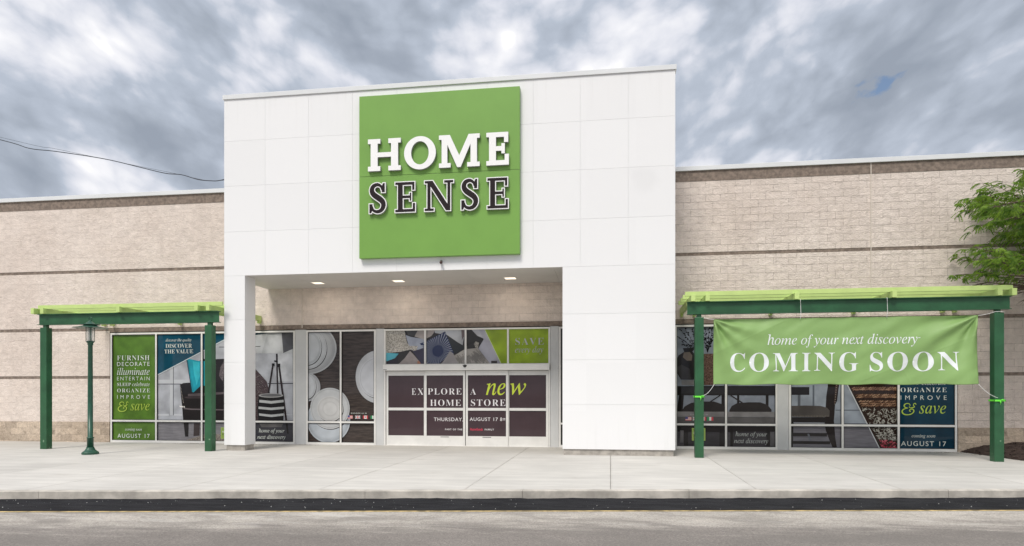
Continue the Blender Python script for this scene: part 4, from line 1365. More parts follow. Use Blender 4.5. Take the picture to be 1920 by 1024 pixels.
# grasses
rng = random.Random(3)
for base, tips in (((2.416, 2.777), [((1.949, 3.384)), ((2.080, 3.413)), (1.912, 3.166), (1.987, 2.992), (2.286, 3.449), (2.472, 3.427)]), ((2.701, 2.717), [(2.639, 3.444), (2.750, 3.423), (2.842, 3.403), (2.864, 3.212), (2.564, 3.330)])):
    for tp in tips:
        a.line(base, tp, 0.016, (22,20,24), w2=0.006)
        for k in range(16):
            f = 0.25 + 0.75 * k / 15
            p = (base[0] + (tp[0] - base[0]) * f + rng.uniform(-.03, .03), base[1] + (tp[1] - base[1]) * f + rng.uniform(-.03, .03))
            r_ = rng.uniform(.012, .03)
            a.ell(p, (p[0] + r_, p[1] + r_ * .7), (26,24,28), n=6)
a.poly([(2.024, 2.846),(2.323, 2.855),(2.330, 2.790),(2.286, 2.752),(2.379, 2.636),(2.405, 2.376),(2.341, 1.955),(1.972, 1.956),(1.837, 2.187),(1.822, 2.456),(1.904, 2.640),(2.062, 2.742)], (44,42,44), 'soft')
a.poly([(2.054, 2.723),(2.211, 2.737),(2.286, 2.637),(2.267, 2.491),(2.136, 2.492),(2.024, 2.589)], (112,102,94), 'soft')
a.poly([(1.859, 2.302),(1.987, 2.378),(2.211, 2.262),(2.248, 1.955),(1.972, 1.956)], (62,60,62), 'soft')
a.poly([(2.590, 2.680),(2.897, 2.685),(3.008, 2.486),(3.026, 2.105),(2.916, 1.801),(2.590, 1.801),(2.490, 2.107),(2.509, 2.490)], (96,76,68), 'fleck')
a.rect_((1.987, 1.937), (2.583, 1.801), (110,108,108), 'soft')
a.rect_((1.762, 1.772), (4.628, 1.512), BL)
a.poly([(1.919, 1.511),(2.054, 1.511),(2.017, 1.035),(1.852, 1.034)], BL); a.rect_((3.082, 1.511), (3.155, 1.039), BL); a.rect_((3.504, 1.511), (3.562, 1.193), BL); a.rect_((4.274, 1.512), (4.347, 1.195), BL); a.poly([(4.502, 1.512),(4.628, 1.512),(4.664, 1.045),(4.563, 1.045)], BL)
a.line((3.049, 1.511), (2.731, 1.297), 0.03, BL); a.line((3.328, 1.511), (3.861, 1.156), 0.035, (40,36,36))
a.poly([(2.017, 1.096),(2.069, 1.189),(2.248, 1.296),(2.527, 1.335),(2.879, 1.336),(3.107, 1.260),(3.181, 1.131),(3.181, 1.024),(2.017, 1.020)], (42,39,39), 'soft')
a.poly([(3.291, 1.086),(3.357, 1.207),(3.504, 1.291),(3.796, 1.315),(4.122, 1.315),(4.321, 1.248),(4.430, 1.105),(4.419, 1.029),(3.299, 1.025)], (42,39,39), 'soft')
a.rect_((1.762, 1.049), (4.628, 0.910), (118,116,116), 'soft'); a.rect_((1.762, 0.903), (4.628, 0.714), (84,82,82), 'soft')
a.rect_((1.762, 0.634), (4.628, 0.481), (34,31,32)); a.poly([(1.949, 0.516),(2.047, 0.517),(2.039, 0.172),(1.934, 0.171)], (92,90,92), 'soft'); a.rect_((2.166, 0.480), (3.026, 0.106), (50,48,52), 'soft')
a.poly([(3.394, 0.490),(4.303, 0.497),(4.303, 0.120),(3.372, 0.110)], (56,54,58), 'soft'); a.rect_((4.390, 0.498), (4.628, 0.105), (84,82,84), 'soft')
a.rect_((3.026, 0.582), (3.152, 0.031), (30,27,28)); a.rect_((3.321, 0.584), (3.394, 0.072), (30,27,28)); a.rect_((2.054, 0.575), (2.166, 0.020), (30,27,28)); a.rect_((4.293, 0.591), (4.390, 0.102), (30,27,28))
a.build(w4)
letter('home of your', (3.460, 0.498), (4.303, 0.331), .026, 'print_dim', w4, 'italic', 0.002)
letter('next discovery', (3.419, 0.308), (4.332, 0.135), .026, 'print_dim', w4, 'italic', 0.002)
fp, fq = (2.095, 0.901), (2.259, 0.798)
flags(fp, fq[0] - fp[0], fp[1] - fq[1], 0.035, .030, w4)
letter('DISCOVER US IN', (2.230, 0.982), (2.701, 0.950), .030, 'print_dim', w4, 'sans', 0.01)
square_notice((2.27, 0.585), (2.64, 0.235), w4)

# ============ window 5 (chair, rug, teal panel)
w5, c5 = frame_unit(4.88, 9.17, [6.28, 7.71], 'right window with a printed chair, a rug and a teal panel')
a = Art((4.90, 9.15, 0.02, 3.49))
a.rect_((4.88, 3.5), (7.75, 0.69), (134,141,150), 'soft')
a.rect_((4.88, 0.69), (7.75, 0.0), (108,106,112), 'floor')
a.rect_((4.905, 1.741), (5.428, 1.522), (26,22,22)); a.rect_((5.512, 1.790), (5.560, 1.222), (84,90,98)); a.rect_((5.122, 1.522), (5.194, 1.221), (80,84,90))
a.rect_((6.104, 1.120), (6.813, 1.087), (98,104,112)); a.rect_((6.330, 0.746), (6.907, 0.712), (104,108,116))
a.rect_((5.013, 0.751), (5.830, 0.715), (152,152,156))
CH = (46, 42, 41)
a.poly([(5.890, 2.949),(6.341, 2.944),(6.294, 2.367),(6.199, 1.764),(6.152, 1.361),(6.099, 1.248),(6.069, 0.808),(6.104, 0.355),(6.156, 0.016),(6.061, 0.015),(5.961, 0.253),(5.854, 0.554),(5.818, 0.806),(5.854, 1.210),(5.871, 1.487),(5.909, 1.764)], (34,28,27), 'soft')
a.poly([(6.104, 2.871),(6.330, 2.919),(6.270, 2.367),(6.175, 1.764),(6.104, 1.286),(6.069, 1.286),(6.104, 1.764)], (62,50,47), 'soft')
a.poly([(4.892, 1.217),(5.315, 1.229),(5.723, 1.219),(5.890, 1.170),(5.957, 1.089),(5.952, 0.933),(5.771, 0.907),(4.892, 0.918)], (72,68,65), 'soft')
a.rect_((4.892, 0.907), (5.854, 0.761), (34,31,31))
for i in range(26):
    p = ((4.909, 0.938)[0] + ((5.933, 0.943)[0] - (4.909, 0.938)[0]) * i / 25, (4.909, 0.938)[1])
    a.ell(p, (p[0] + .009, p[1] + .009), (140,130,118), n=6)
for i in range(22):
    s = i / 21
    p = ((6.199, 2.619)[0] + ((6.095, 1.273)[0] - (6.199, 2.619)[0]) * s, (6.199, 2.619)[1] + ((6.095, 1.273)[1] - (6.199, 2.619)[1]) * s)
    a.ell(p, (p[0] + .010, p[1] + .010), (150,140,128), n=6)
a.poly([(4.892, 0.801),(5.013, 0.801),(4.992, 0.015),(4.919, 0.014)], (30,27,27))
a.rect_((4.982, 0.471), (5.890, 0.378), (38,35,36)); a.rect_((4.982, 0.248), (5.973, 0.167), (34,31,31)); a.poly([(5.375, 0.449),(5.423, 0.450),(5.483, 0.261),(5.423, 0.260)], (96,100,108))
a.rect_((4.992, 0.370), (5.854, 0.353), (90,88,94))
# rug corner
RC = [(5.866, 2.949),(7.752, 2.929),(7.752, -0.002),(7.273, -0.008)]
def lim_x(z):
    za, zb = (5.866, 2.949), (7.273, -0.008)
    return za[0] + (zb[0] - za[0]) * (za[1] - z) / (za[1] - zb[1])
a.poly(RC, (44,30,22), 'shag')
rx1 = 7.70
def blob(x, z, rx_, rz_, ang, c):
    if x - rx_ < lim_x(z) + 0.02 or x > rx1 + 0.03:
        return
    ca, sa = math.cos(ang), math.sin(ang)
    a.poly([(x + rx_*math.cos(t*1.0472)*ca - rz_*math.sin(t*1.0472)*sa, z + rx_*math.cos(t*1.0472)*sa + rz_*math.sin(t*1.0472)*ca) for t in range(6)], c, fine=True)
rows_ = [(6.436, 1.713)[1], (6.436, 1.668)[1], (6.436, 1.518)[1], (6.436, 1.467)[1], (6.436, 1.347)[1], (6.436, 1.287)[1], (6.436, 1.236)[1]]
k_ = 0
for zr in rows_:
    x = lim_x(zr)
    k_ += 1
    while x < rx1 + .02:
        tone = random.choice([(132,100,78), (112,84,64), (150,120,96), (92,66,50)])
        blob(x, zr + random.uniform(-.006, .006), random.uniform(.045, .06), random.uniform(.014, .02), 0.55 if k_ % 2 else 0.35, tone)
        x += random.uniform(.05, .07)
for i in range(300):
    z = random.uniform((4.759, 0.291)[1], (4.759, 1.143)[1]); x = random.uniform(lim_x(z), rx1)
    blob(x, z, random.uniform(.03, .06), random.uniform(.008, .014), random.uniform(0, 3.14), random.choice([(150,148,138), (178,175,165), (120,117,108), (92,86,78), (168,165,156)]))
for i in range(90):
    z = random.uniform((4.759, -0.039)[1], (4.759, 0.291)[1]); x = random.uniform(lim_x(z), rx1)
    blob(x, z, random.uniform(.03, .06), random.uniform(.008, .013), random.uniform(0, 3.14), random.choice([(176,70,84), (150,50,66), (196,96,108), (120,36,48)]))
a.line((5.866, 2.949), (7.273, -0.008), 0.022, (196,198,200))
a.rect_((7.71, 3.5), (9.17, 0.0), (14,52,68), 'soft')
a.build(w5)
panel_words(23.42, FL, w5)

# ============ sliding door
mb = MB()
DX0, DX1 = -6.76, -1.74
mb.box(DX0, DX0 + .05, FY0, FY1, 0, 3.50, 'alu_frame', .003); mb.box(DX1 - .05, DX1, FY0, FY1, 0, 3.50, 'alu_frame', .003)
mb.box(DX0 + .051, DX1 - .051, FY0, FY1, 3.45, 3.498, 'alu_frame')
for xm in (-5.485, -4.25, -2.98):
    mb.box(xm - .026, xm + .026, FY0 + .001, FY1, 2.43, 3.449, 'alu_frame', .002)
mb.box(DX0 + .051, DX1 - .051, 0.02, FY1, 2.40, 2.445, 'alu_frame')
door = mb.build('sliding_door', STORE)
mb = MB(); mb.box(DX0 - .0, DX1 - .01, -0.085, 0.003, 2.245, 2.425, 'alu_frame', .005); mb.build('door_header', door)
mb = MB(); mb.box(DX0 + .055, DX1 - .055, 0.0, 0.09, -0.002, 0.012, 'alu_frame'); mb.build('threshold', door)
mb = MB()
mb.tube([(-4.25, -0.085, 2.375), (-4.25, -0.125, 2.37)], [.04, .03], 'gasket', 10)
mb.face([(-4.32, -0.088, 2.40), (-4.18, -0.088, 2.40), (-4.21, -0.088, 2.345), (-4.25, -0.088, 2.325), (-4.29, -0.088, 2.345)], 'gasket')
mb.build('motion_sensor', door)
mb = MB(); mb.box(-6.75, -6.64, -0.0875, -0.0855, 2.265, 2.28, 'gasket'); mb.build('maker_plate', door)
leafs = [(-6.70, -5.47, 0.050), (-5.50, -4.262, 0.012), (-4.242, -2.975, 0.012), (-3.01, -1.80, 0.050)]
for x0, x1, y in leafs:
    mb = MB()
    st = .062
    d = .036
    mb.box(x0, x0 + st, y, y + d, .012, 2.235, 'alu_frame', .003); mb.box(x1 - st, x1, y, y + d, .012, 2.235, 'alu_frame', .003)
    mb.box(x0 + st, x1 - st, y + .001, y + d, .012, .30, 'alu_frame'); mb.box(x0 + st, x1 - st, y + .001, y + d, 2.10, 2.235, 'alu_frame')
    mb.box(x0 + st, x1 - st, y + .001, y + d, 1.055, 1.135, 'alu_frame')
    q = .010
    for c, e_ in ((.30, 1.055), (1.135, 2.10)):
        mb.box(x0 + st, x0 + st + q, y + .012, y + .02, c, e_, 'gasket'); mb.box(x1 - st - q, x1 - st, y + .012, y + .02, c, e_, 'gasket')
        mb.box(x0 + st + q, x1 - st - q, y + .012, y + .02, e_ - q, e_, 'gasket')
    if y < .03:
        cx = (x0 + x1) / 2
        mb.box(cx - .13, cx + .13, y - .002, y + .0005, .262, .278, 'gasket')
    lf = mb.build('door_leaf', door)
    mb = MB()
    for c, e_ in ((.30, 1.055), (1.135, 2.10)):
        mb.box(x0 + st, x1 - st, y + .0205, y + .026, c, e_, 'door_film')
    mb.build('door_pane', door)
    # faint seams where strips of film meet, and dark gaps
# dark gap between the two moving leaves and behind
mb = MB(); mb.box(DX0 + .055, DX1 - .055, .092, .097, .012, 2.40, 'gasket'); mb.build('backing', door)
# transom graphic
a = Art((DX0 + .05, DX1 - .05, 2.45, 3.45), y=0.075)
a.rect_((DX0, 3.5), (DX1, 2.44), (40,38,40))
a.poly([(-6.133, 3.527),(-5.692, 3.521),(-5.824, 3.288),(-6.022, 3.312)], (66,66,68), 'soft')
a.poly([(-5.692, 3.521),(-5.199, 3.514),(-5.226, 3.387),(-5.308, 3.281),(-5.527, 3.178),(-5.829, 3.274)], (150,143,140), 'soft')
a.poly([(-6.105, 3.323),(-5.939, 3.262),(-5.500, 3.188),(-5.522, 2.885),(-5.912, 2.862),(-6.022, 3.050)], (140,146,160), 'soft')
a.poly([(-6.755, 3.535),(-6.160, 3.527),(-6.122, 3.398),(-6.066, 3.104),(-5.928, 2.931),(-5.995, 2.889),(-6.216, 2.825),(-6.755, 2.776)], (156,152,144), 'fleck')
a.poly([(-6.562, 3.096),(-6.493, 3.001),(-6.376, 3.027),(-6.257, 3.119),(-6.127, 2.931),(-5.978, 2.991),(-5.719, 2.988),(-5.788, 2.781),(-5.912, 2.889),(-6.299, 2.812),(-6.576, 2.841)], (168,163,155), 'fleck')
a.poly([(-6.755, 2.795),(-6.321, 2.764),(-6.437, 2.626),(-6.755, 2.507)], (76,152,168), 'soft')
a.poly([(-6.755, 2.515),(-6.437, 2.626),(-6.326, 2.753),(-6.340, 2.451),(-6.755, 2.454)], (34,30,40), 'soft')
a.poly([(-6.321, 2.451),(-6.133, 2.623),(-5.967, 2.841),(-5.879, 2.755),(-5.609, 2.447)], (140,132,130), 'soft'); a.poly([(-5.747, 2.447),(-5.733, 2.535),(-5.664, 2.556),(-5.604, 2.513),(-5.596, 2.446)], (152,108,88), 'soft')
a.poly([(-5.884, 2.835),(-5.678, 2.886),(-5.527, 2.938),(-5.527, 2.446),(-5.623, 2.447)], (50,48,66), 'soft')
a.poly([(-5.226, 3.514),(-4.318, 3.501),(-4.291, 3.348),(-4.353, 3.001),(-4.493, 3.081),(-4.818, 3.302),(-5.199, 3.373)], (160,162,166), 'soft')
a.poly([(-4.399, 3.502),(-4.291, 3.501),(-4.291, 3.295),(-4.372, 3.138),(-4.385, 3.349)], (98,86,88), 'soft')
a.poly([(-4.832, 3.276),(-4.493, 3.076),(-4.345, 2.990),(-4.291, 2.900),(-4.607, 2.757)], (36,40,44))
sq = [(-4.883, 3.414),(-4.615, 2.757),(-4.927, 2.561),(-5.090, 2.430),(-5.472, 2.432),(-5.483, 2.885),(-5.670, 3.057),(-5.472, 3.124)]
a.poly(sq, (28,40,74))
ctr = (-5.106, 2.833)
n_ray = 38
for i in range(n_ray):
    an = 2 * math.pi * i / n_ray
    d = Vector((math.cos(an), math.sin(an)))
    best = None
    for p, q in zip(sq, sq[1:] + sq[:1]):
        ex, ez = q[0] - p[0], q[1] - p[1]
        den_ = d.x * ez - d.y * ex
        if abs(den_) < 1e-9: continue
        t_ = ((p[0] - ctr[0]) * ez - (p[1] - ctr[1]) * ex) / den_
        u_ = ((p[0] - ctr[0]) * d.y - (p[1] - ctr[1]) * d.x) / den_
        if t_ > 0 and 0 <= u_ <= 1: best = t_ if best is None else min(best, t_)
    if best:
        r0, r1 = .17, best * .97
        if r1 > r0:
            a.line((ctr[0] + d.x*r0, ctr[1] + d.y*r0), (ctr[0] + d.x*r1, ctr[1] + d.y*r1), .003, (170,176,190), w2=.017 * min(1.0, r1 / .5))
a.poly([(-5.035, 2.430),(-4.927, 2.535),(-4.737, 2.819),(-4.656, 2.771),(-4.412, 2.426)], (150,146,146), 'soft')
a.poly([(-4.615, 2.686),(-4.291, 2.873),(-3.902, 2.909),(-3.421, 2.420),(-4.466, 2.426)], (150,146,140), 'soft')
for i in range(34):
    s = i / 33
    p = ((-4.596, 2.691)[0] + ((-3.888, 2.896)[0] - (-4.596, 2.691)[0]) * s, (-4.596, 2.691)[1] + ((-3.888, 2.896)[1] - (-4.596, 2.691)[1]) * s)
    q = ((-4.439, 2.426)[0] + ((-3.448, 2.420)[0] - (-4.439, 2.426)[0]) * s, (-4.439, 2.426)[1])
    f0 = random.uniform(0, .4); f1 = random.uniform(.6, 1)
    a.line((p[0] + (q[0]-p[0])*f0, p[1] + (q[1]-p[1])*f0), (p[0] + (q[0]-p[0])*f1, p[1] + (q[1]-p[1])*f1), .009, (70,66,64))
a.poly([(-3.902, 3.496),(-3.701, 3.493),(-3.183, 2.418),(-3.501, 2.420),(-3.875, 2.896),(-3.715, 3.157)], (150,150,160), 'soft')
a.poly([(-4.224, 3.500),(-4.089, 3.451),(-3.902, 3.264),(-3.709, 3.178),(-3.835, 3.085),(-3.955, 3.107),(-4.224, 2.973)], (30,28,30))
a.poly([(-4.116, 3.499),(-3.875, 3.495),(-3.715, 3.188),(-3.902, 3.269),(-4.076, 3.451)], (158,158,164), 'soft')
a.poly([(-3.955, 3.102),(-3.854, 3.074),(-3.880, 2.890),(-3.950, 2.910),(-4.009, 3.029)], (130,126,120), 'fleck')
a.rect_((-3.488, 2.525), (-3.310, 2.440), (58,54,54))
a.poly([(-3.701, 3.493),(-1.727, 3.465),(-1.727, 2.409),(-3.177, 2.418)], (128,152,26), 'soft')
a.line((-3.701, 3.493), (-3.177, 2.418), .014, (190,205,140))
o_ = a.build(door)
letter('SAVE', (-2.765, 3.188), (-1.927, 2.986), .045, 'print_dim', door, 'serif', -0.012)
letter('every day', (-2.773, 2.942), (-1.943, 2.706), .045, 'print_dim', door, 'italic', -0.004)
mat('print_bright', (0.80, 0.78, 0.78), 0.4, coat=0.4)
D1, D2 = .0300, .0300
letter('E', (-5.910, 1.713), (-5.780, 1.523), .062, 'print_bright', door, 'serif', -0.011)
letter('X', (-5.728, 1.712), (-5.546, 1.523), .062, 'print_bright', door, 'serif', -0.011)
letter('PLORE', (-5.407, 1.716), (-4.373, 1.528), D1, 'print_bright', door, 'serif', -0.011)
letter('A', (-4.114, 1.711), (-3.936, 1.528), D1, 'print_bright', door, 'serif', -0.011)
letter('HOME', (-5.334, 1.380), (-4.394, 1.190), D1, 'print_bright', door, 'serif', -0.011)
letter('STORE', (-4.092, 1.386), (-3.053, 1.193), D1, 'print_bright', door, 'serif', -0.011)
letter('ne', (-3.640, 1.864), (-3.053, 1.511), D1, 'print_yellow', door, 'italic', 0.004)
letter('w', (-2.919, 1.866), (-2.449, 1.520), .062, 'print_yellow', door, 'italic', 0.004)
letter('THURSDAY,', (-5.217, 0.844), (-4.330, 0.723), D1, 'print_bright', door)
letter('AUGUST 17 8', (-4.126, 0.853), (-3.153, 0.751), D1, 'print_bright', door)
letter('AM', (-3.136, 0.838), (-3.061, 0.797), D1, 'print_bright', door, 'sans', .02)
mb = MB(); mb.face([((-3.136, 0.784)[0], D1, (-3.136, 0.776)[1]), ((-3.061, 0.785)[0], D1, (-3.061, 0.776)[1]), ((-3.061, 0.785)[0], D1, (-3.061, 0.785)[1]), ((-3.136, 0.784)[0], D1, (-3.136, 0.784)[1])], 'print_bright'); mb.build('underline', door, recalc=False)
letter('PART OF THE', (-4.873, 0.519), (-4.352, 0.469), D1, 'print_bright', door, 'sans', .01)
letter('HomeGoods', (-4.114, 0.541), (-3.733, 0.465), D1, 'print_red', door, 'sans', .03)
letter('FAMILY', (-3.674, 0.524), (-3.400, 0.472), D1, 'print_bright', door, 'sans', .01)

# ------------------------------------------------------------------ pergolas
def pergola(x0, x1, posts, rafters, lab, slat_x0, slat_x1):
    T = thing('pergola', ((x0 + x1) / 2, -2.7, 0.0), lab, 'pergola', 'green steel pergolas along the shop front')
    yc = -2.62
    for px0 in posts:
        mb = MB()
        mb.box(px0, px0 + .205, yc - .1, yc + .105, -.002, 3.41, 'pergola_green', .010)
        p_ = mb.build('post', T)
        mb = MB()
        mb.box(px0 + .05, px0 + .155, yc - .05, yc + .055, 3.405, 3.488, 'pergola_green', .004)
        mb.build('post_cap', T)
    mb = MB()
    h0, h1, fw = 3.488, 3.795, .085
    mb.box(x0, x1, yc - fw, yc + fw, h0, h0 + .016, 'pergola_green'); mb.box(x0, x1, yc - fw, yc + fw, h1 - .016, h1, 'pergola_green')
    mb.box(x0 + .002, x1 - .002, yc - .008, yc + .008, h0 + .0155, h1 - .0155, 'pergola_green')
    mb.build('beam', T)
    mb = MB()
    mb.box(x0 + .05, x1 - .05, -.075, -.001, 3.55, 3.74, 'pergola_green')
    mb.build('wall_ledger', T) if False else mb.bm.free()
    for rx_ in rafters:
        mb = MB()
        mb.box(rx_, rx_ + .10, -2.78, -.02, 3.797, 3.955, 'pergola_lime', .004)
        mb.build('rafter', T)
        mb = MB()
        mb.box(rx_ + .015, rx_ + .085, -.14, -.004, 3.72, 3.7965, 'pergola_lime', .003)
        mb.build('wall_bracket', T)
    for i, y in enumerate((-2.66, -2.11, -1.56, -1.01)):
        mb = MB()
        mb.box(slat_x0, slat_x1, y, y + .055, 3.935, 4.045, 'pergola_lime', .004)
        mb.build('slat', T)
    return T
pergola(-15.97, -10.49, (-15.86, -10.855), (-16.10, -15.80, -13.45, -11.12, -10.78), 'pergola with lime slats and green posts left of the entrance', -15.98, -10.38)
pergola(1.85, 9.05, (2.03, 8.68), (1.93, 2.27, 4.32, 6.48, 8.72, 9.02), 'longer pergola with lime slats right of the entrance, carrying the banner', 1.80, 9.10)

# ------------------------------------------------------------------ banner
BX0, BX1, BZ0, BZ1 = 2.48, 8.38, 1.775, 3.365
BY = -2.62
def seg_d(x, z, a_, b_):
    ab = Vector((b_[0]-a_[0], b_[1]-a_[1])); ap = Vector((x-a_[0], z-a_[1]))
    L2 = ab.length_squared
    t_ = ap.dot(ab) / L2
    t2 = max(0, min(1, t_))
    return (ap - ab * t2).length
CREASES = [((2.519, 2.549), (4.154, 3.316)), ((3.724, 3.314), (4.488, 1.779)), ((6.204, 3.347), (6.959, 1.802)), ((5.840, 1.857), (8.375, 2.923))]
def banner_y(x, z):
    y = BY
    for (cx, cz, sg) in ((BX0, BZ1, 1), (BX1, BZ1, -1)):
        dx, dz = (x - cx) * sg, cz - z
        r = math.hypot(dx, dz) + 1e-6
        an = math.degrees(math.atan2(dz, dx))
        fade = math.exp(-r / 1.55) * min(1, r / .25)
        y += .085 * fade * (math.sin(R(an * 13 + r * 60 * sg)) * .5 + math.sin(R(an * 7.3 + 40 + r * 35)) * .6)
    # slack gathered towards the lower edge
    dn = (BZ1 - z) / (BZ1 - BZ0)
    y += .055 * dn ** 2 * math.sin(x * 3.1 + z * 2.4 + .6) * (0.4 + 0.6 * noise.noise(Vector((x * .8, z * .8, 2))) + .3)
    y += .045 * noise.noise(Vector((x * .9 - z * 1.1, z * .7, 0)))
    y += .026 * noise.noise(Vector((x * 2.6 - z * 3.0, z * 1.8 + x * .8, 4)))
    y += .05 * math.sin(math.pi * (x - BX0) / (BX1 - BX0)) * dn * .6
    for a_, b_ in CREASES:
        d = seg_d(x, z, a_, b_)
        y -= .0045 * math.exp(-(d / .016) ** 2)
    return y
def warp_z(x, z):
    # top edge sags a little between ties; lower corners pulled out
    u = (x - BX0) / (BX1 - BX0)
    return z
mat('banner_cloth', (0.235, 0.385, 0.128), 0.55, var=0.05, vscale=1.2)
mat('banner_white', (0.74, 0.78, 0.78), 0.5)
BAN = thing('banner', ((BX0 + BX1) / 2, BY, BZ0), 'wide green cloth banner announcing an opening, tied to the right pergola', 'banner')
mb = MB()
nx, nz = 300, 84
k = mb.mi('banner_cloth')
vs = [[None] * (nx + 1) for _ in range(nz + 1)]
for j in range(nz + 1):
    for i in range(nx + 1):
        x = BX0 + (BX1 - BX0) * i / nx
        z = BZ0 + (BZ1 - BZ0) * j / nz
        sag = 0
        if j == nz or j == 0: pass
        vs[j][i] = mb.bm.verts.new((x, banner_y(x, z), z + (.012 * math.sin(x * 5.3) if j < 2 else 0)))
for j in range(nz):
    for i in range(nx):
        f = mb.bm.faces.new((vs[j][i], vs[j][i+1], vs[j+1][i+1], vs[j+1][i]))
        f.material_index = k; f.smooth = True
ban = mb.build('cloth', BAN, recalc=False)
sol = ban.modifiers.new('thick', 'SOLIDIFY'); sol.thickness = .0015; sol.offset = 1
wp = lambda x, z: banner_y(x, z) - .006
def BL_(s, p, q, st, off=0.0, mt='banner_white'):
    letter(s, p, q, 0, mt, BAN, st, off, warp=wp)
for ch, a0, a1 in (('C', 283, 493), ('O', 548, 805), ('M', 860, 1193), ('I', 1250, 1363), ('N', 1412, 1678)):
    p = (2.876, 2.553) if False else None
    x0 = (2.378, 3.481)[0] + ((5.677, 3.426)[0] - (2.378, 3.481)[0]) * a0 / 1920; x1 = (2.378, 3.481)[0] + ((5.677, 3.426)[0] - (2.378, 3.481)[0]) * a1 / 1920
    ex = .012 if ch in 'CO' else 0
    BL_(ch, (x0, 2.530 + ex), (x1, 2.095 - ex), 'serif', -.005)
for ch, a0, a1 in (('G', -52, 212), ('S', 368, 550), ('O', 610, 888), ('O', 952, 1230), ('N', 1283, 1570)):
    x0 = (5.439, 3.493)[0] + ((8.566, 3.438)[0] - (5.439, 3.493)[0]) * a0 / 1920; x1 = (5.439, 3.493)[0] + ((8.566, 3.438)[0] - (5.439, 3.493)[0]) * a1 / 1920
    ex = .012 if ch in 'GSO' else 0
    BL_(ch, (x0, 2.525 + ex), (x1, 2.092 - ex), 'serif', -.005)
BL_('home of your next discovery', (3.733, 2.980), (7.073, 2.656), 'italic')
mb = MB(); p, q = (7.090, 2.869), (7.135, 2.854)
mb.face([(p[0], wp(p[0], p[1]), q[1]), (q[0], wp(q[0], p[1]), q[1]), (q[0], wp(q[0], p[1]), p[1]), (p[0], wp(p[0], p[1]), p[1])], 'banner_white'); mb.build('trademark', BAN, recalc=False)

def rope(pts, lab, r=.005):
    mb = MB(); mb.tube(pts, r, 'rope_white', 6)
    o = mb.build('rope')
    # origin at the first point
    c = Vector(pts[0])
    for v in o.data.vertices: v.co -= c
    o.location = c
    return tag(o, lab, 'rope', 'white ropes holding the banner')
def sagc(p, q, s=.05, n=8):
    return [(p[0] + (q[0]-p[0])*t/n, p[1] + (q[1]-p[1])*t/n, p[2] + (q[2]-p[2])*t/n - s*math.sin(math.pi*t/n)) for t in range(n+1)]
rope(sagc((2.235, -2.70, 3.40), (BX0 + .01, BY - .03, BZ1 - .01), .012), 'white rope from the top left banner corner to its post')
rope(sagc((BX1 - .01, BY - .03, BZ1 - .01), (8.69, -2.71, 3.43), .012) + [(8.80, -2.735, 3.43), (8.885, -2.735, 3.415)], 'white rope from the top right banner corner to its post')
rope(sagc((BX0 + .01, BY - .03, BZ0 + .01), (2.19, -2.735, 1.50), .06) + [(2.15, -2.735, 1.42)], 'white rope from the lower left banner corner to the green tie')
rope(sagc((BX1 - .01, BY - .03, BZ0 + .01), (8.74, -2.735, 1.46), .05), 'white rope from the lower right banner corner to the green tie')
for xr, lab in ((4.475, 'white rope loop over the pergola beam above the word home'), (6.40, 'white rope loop over the pergola beam above the word discovery')):
    rope([(xr + .02, -2.53, 3.80), (xr, -2.66, 3.802), (xr - .01, -2.712, 3.80), (xr - .006, -2.712, 3.62), (xr - .002, -2.712, 3.475), (xr, -2.675, BZ1 + .01), (xr, -2.655, BZ1 - .03)], lab, .006)
def tie(x, z, lab, tail):
    T = thing('strap', (x, -2.62, z), lab, 'strap', 'bright green ties round the right pergola posts')
    mb = MB()
    c = .116
    pts = [(x - c, -2.62 - c), (x + c, -2.62 - c), (x + c, -2.62 + c), (x - c, -2.62 + c)]
    for i, (p, q) in enumerate(zip(pts, pts[1:] + pts[:1])):
        tl = [.0, .012, .0, -.006]
        mb.box(min(p[0], q[0]) - .006, max(p[0], q[0]) + .006, min(p[1], q[1]) - .006, max(p[1], q[1]) + .006, z - .02 + .001*i, z + .02 + .001*i, 'tape_green')
    mb.build('band', T)
    mb = MB()
    mb.tube([(x + tail, -2.75, z), (x + tail + .01, -2.757, z - .05), (x + tail, -2.755, z - .10)], [.016, .011, .008], 'tape_green', 6)
    mb.tube([(x + tail, -2.75, z), (x + tail + .05, -2.765, z + .03), (x + tail + .09, -2.755, z - .005)], [.014, .010, .006], 'tape_green', 6)
    mb.build('knot', T)
tie(2.1325, 1.485, 'bright green tie round the post at the left end of the banner', .02)
tie(8.7825, 1.40, 'bright green tie round the post at the right end of the banner', .0)

# ------------------------------------------------------------------ street lamp
lx, ly = -13.22, -3.98
LP = thing('street_lamp', (lx, ly, 0), 'dark green lamp post with a wide flat shade before the left pergola', 'street lamp')
mb = MB(); mb.lathe([(.195, -.001), (.198, .045), (.185, .062), (.15, .085), (.115, .12), (.092, .165), (.088, .19)], lx, ly, 'lamp_green', 16, False); mb.build('base', LP)
mb = MB(); mb.lathe([(.078, .185), (.074, .41), (.088, .415), (.088, .435), (.062, .44), (.060, 1.5), (.054, 2.80), (.066, 2.81), (.066, 2.86), (.088, 2.87), (.088, 2.905), (.05, 2.91)], lx, ly, 'lamp_green', 20); mb.build('pole', LP)
mb = MB(); mb.lathe([(.086, 2.906), (.088, 3.255)], lx, ly, 'lantern_glass', 24); mb.build('glass', LP)
mat('lamp_diffuser', (0.36, 0.38, 0.33), 0.5)
mb = MB(); mb.lathe([(.042, 2.912), (.042, 3.22)], lx, ly, 'lamp_diffuser', 12); mb.build('diffuser', LP)
mb = MB()
for i in range(4):
    t_ = math.pi/4 + i * math.pi/2
    mb.tube([(lx + 0.096*math.cos(t_), ly + 0.096*math.sin(t_), 2.89), (lx + 0.096*math.cos(t_), ly + 0.096*math.sin(t_), 3.26)], .007, 'lamp_green', 6)
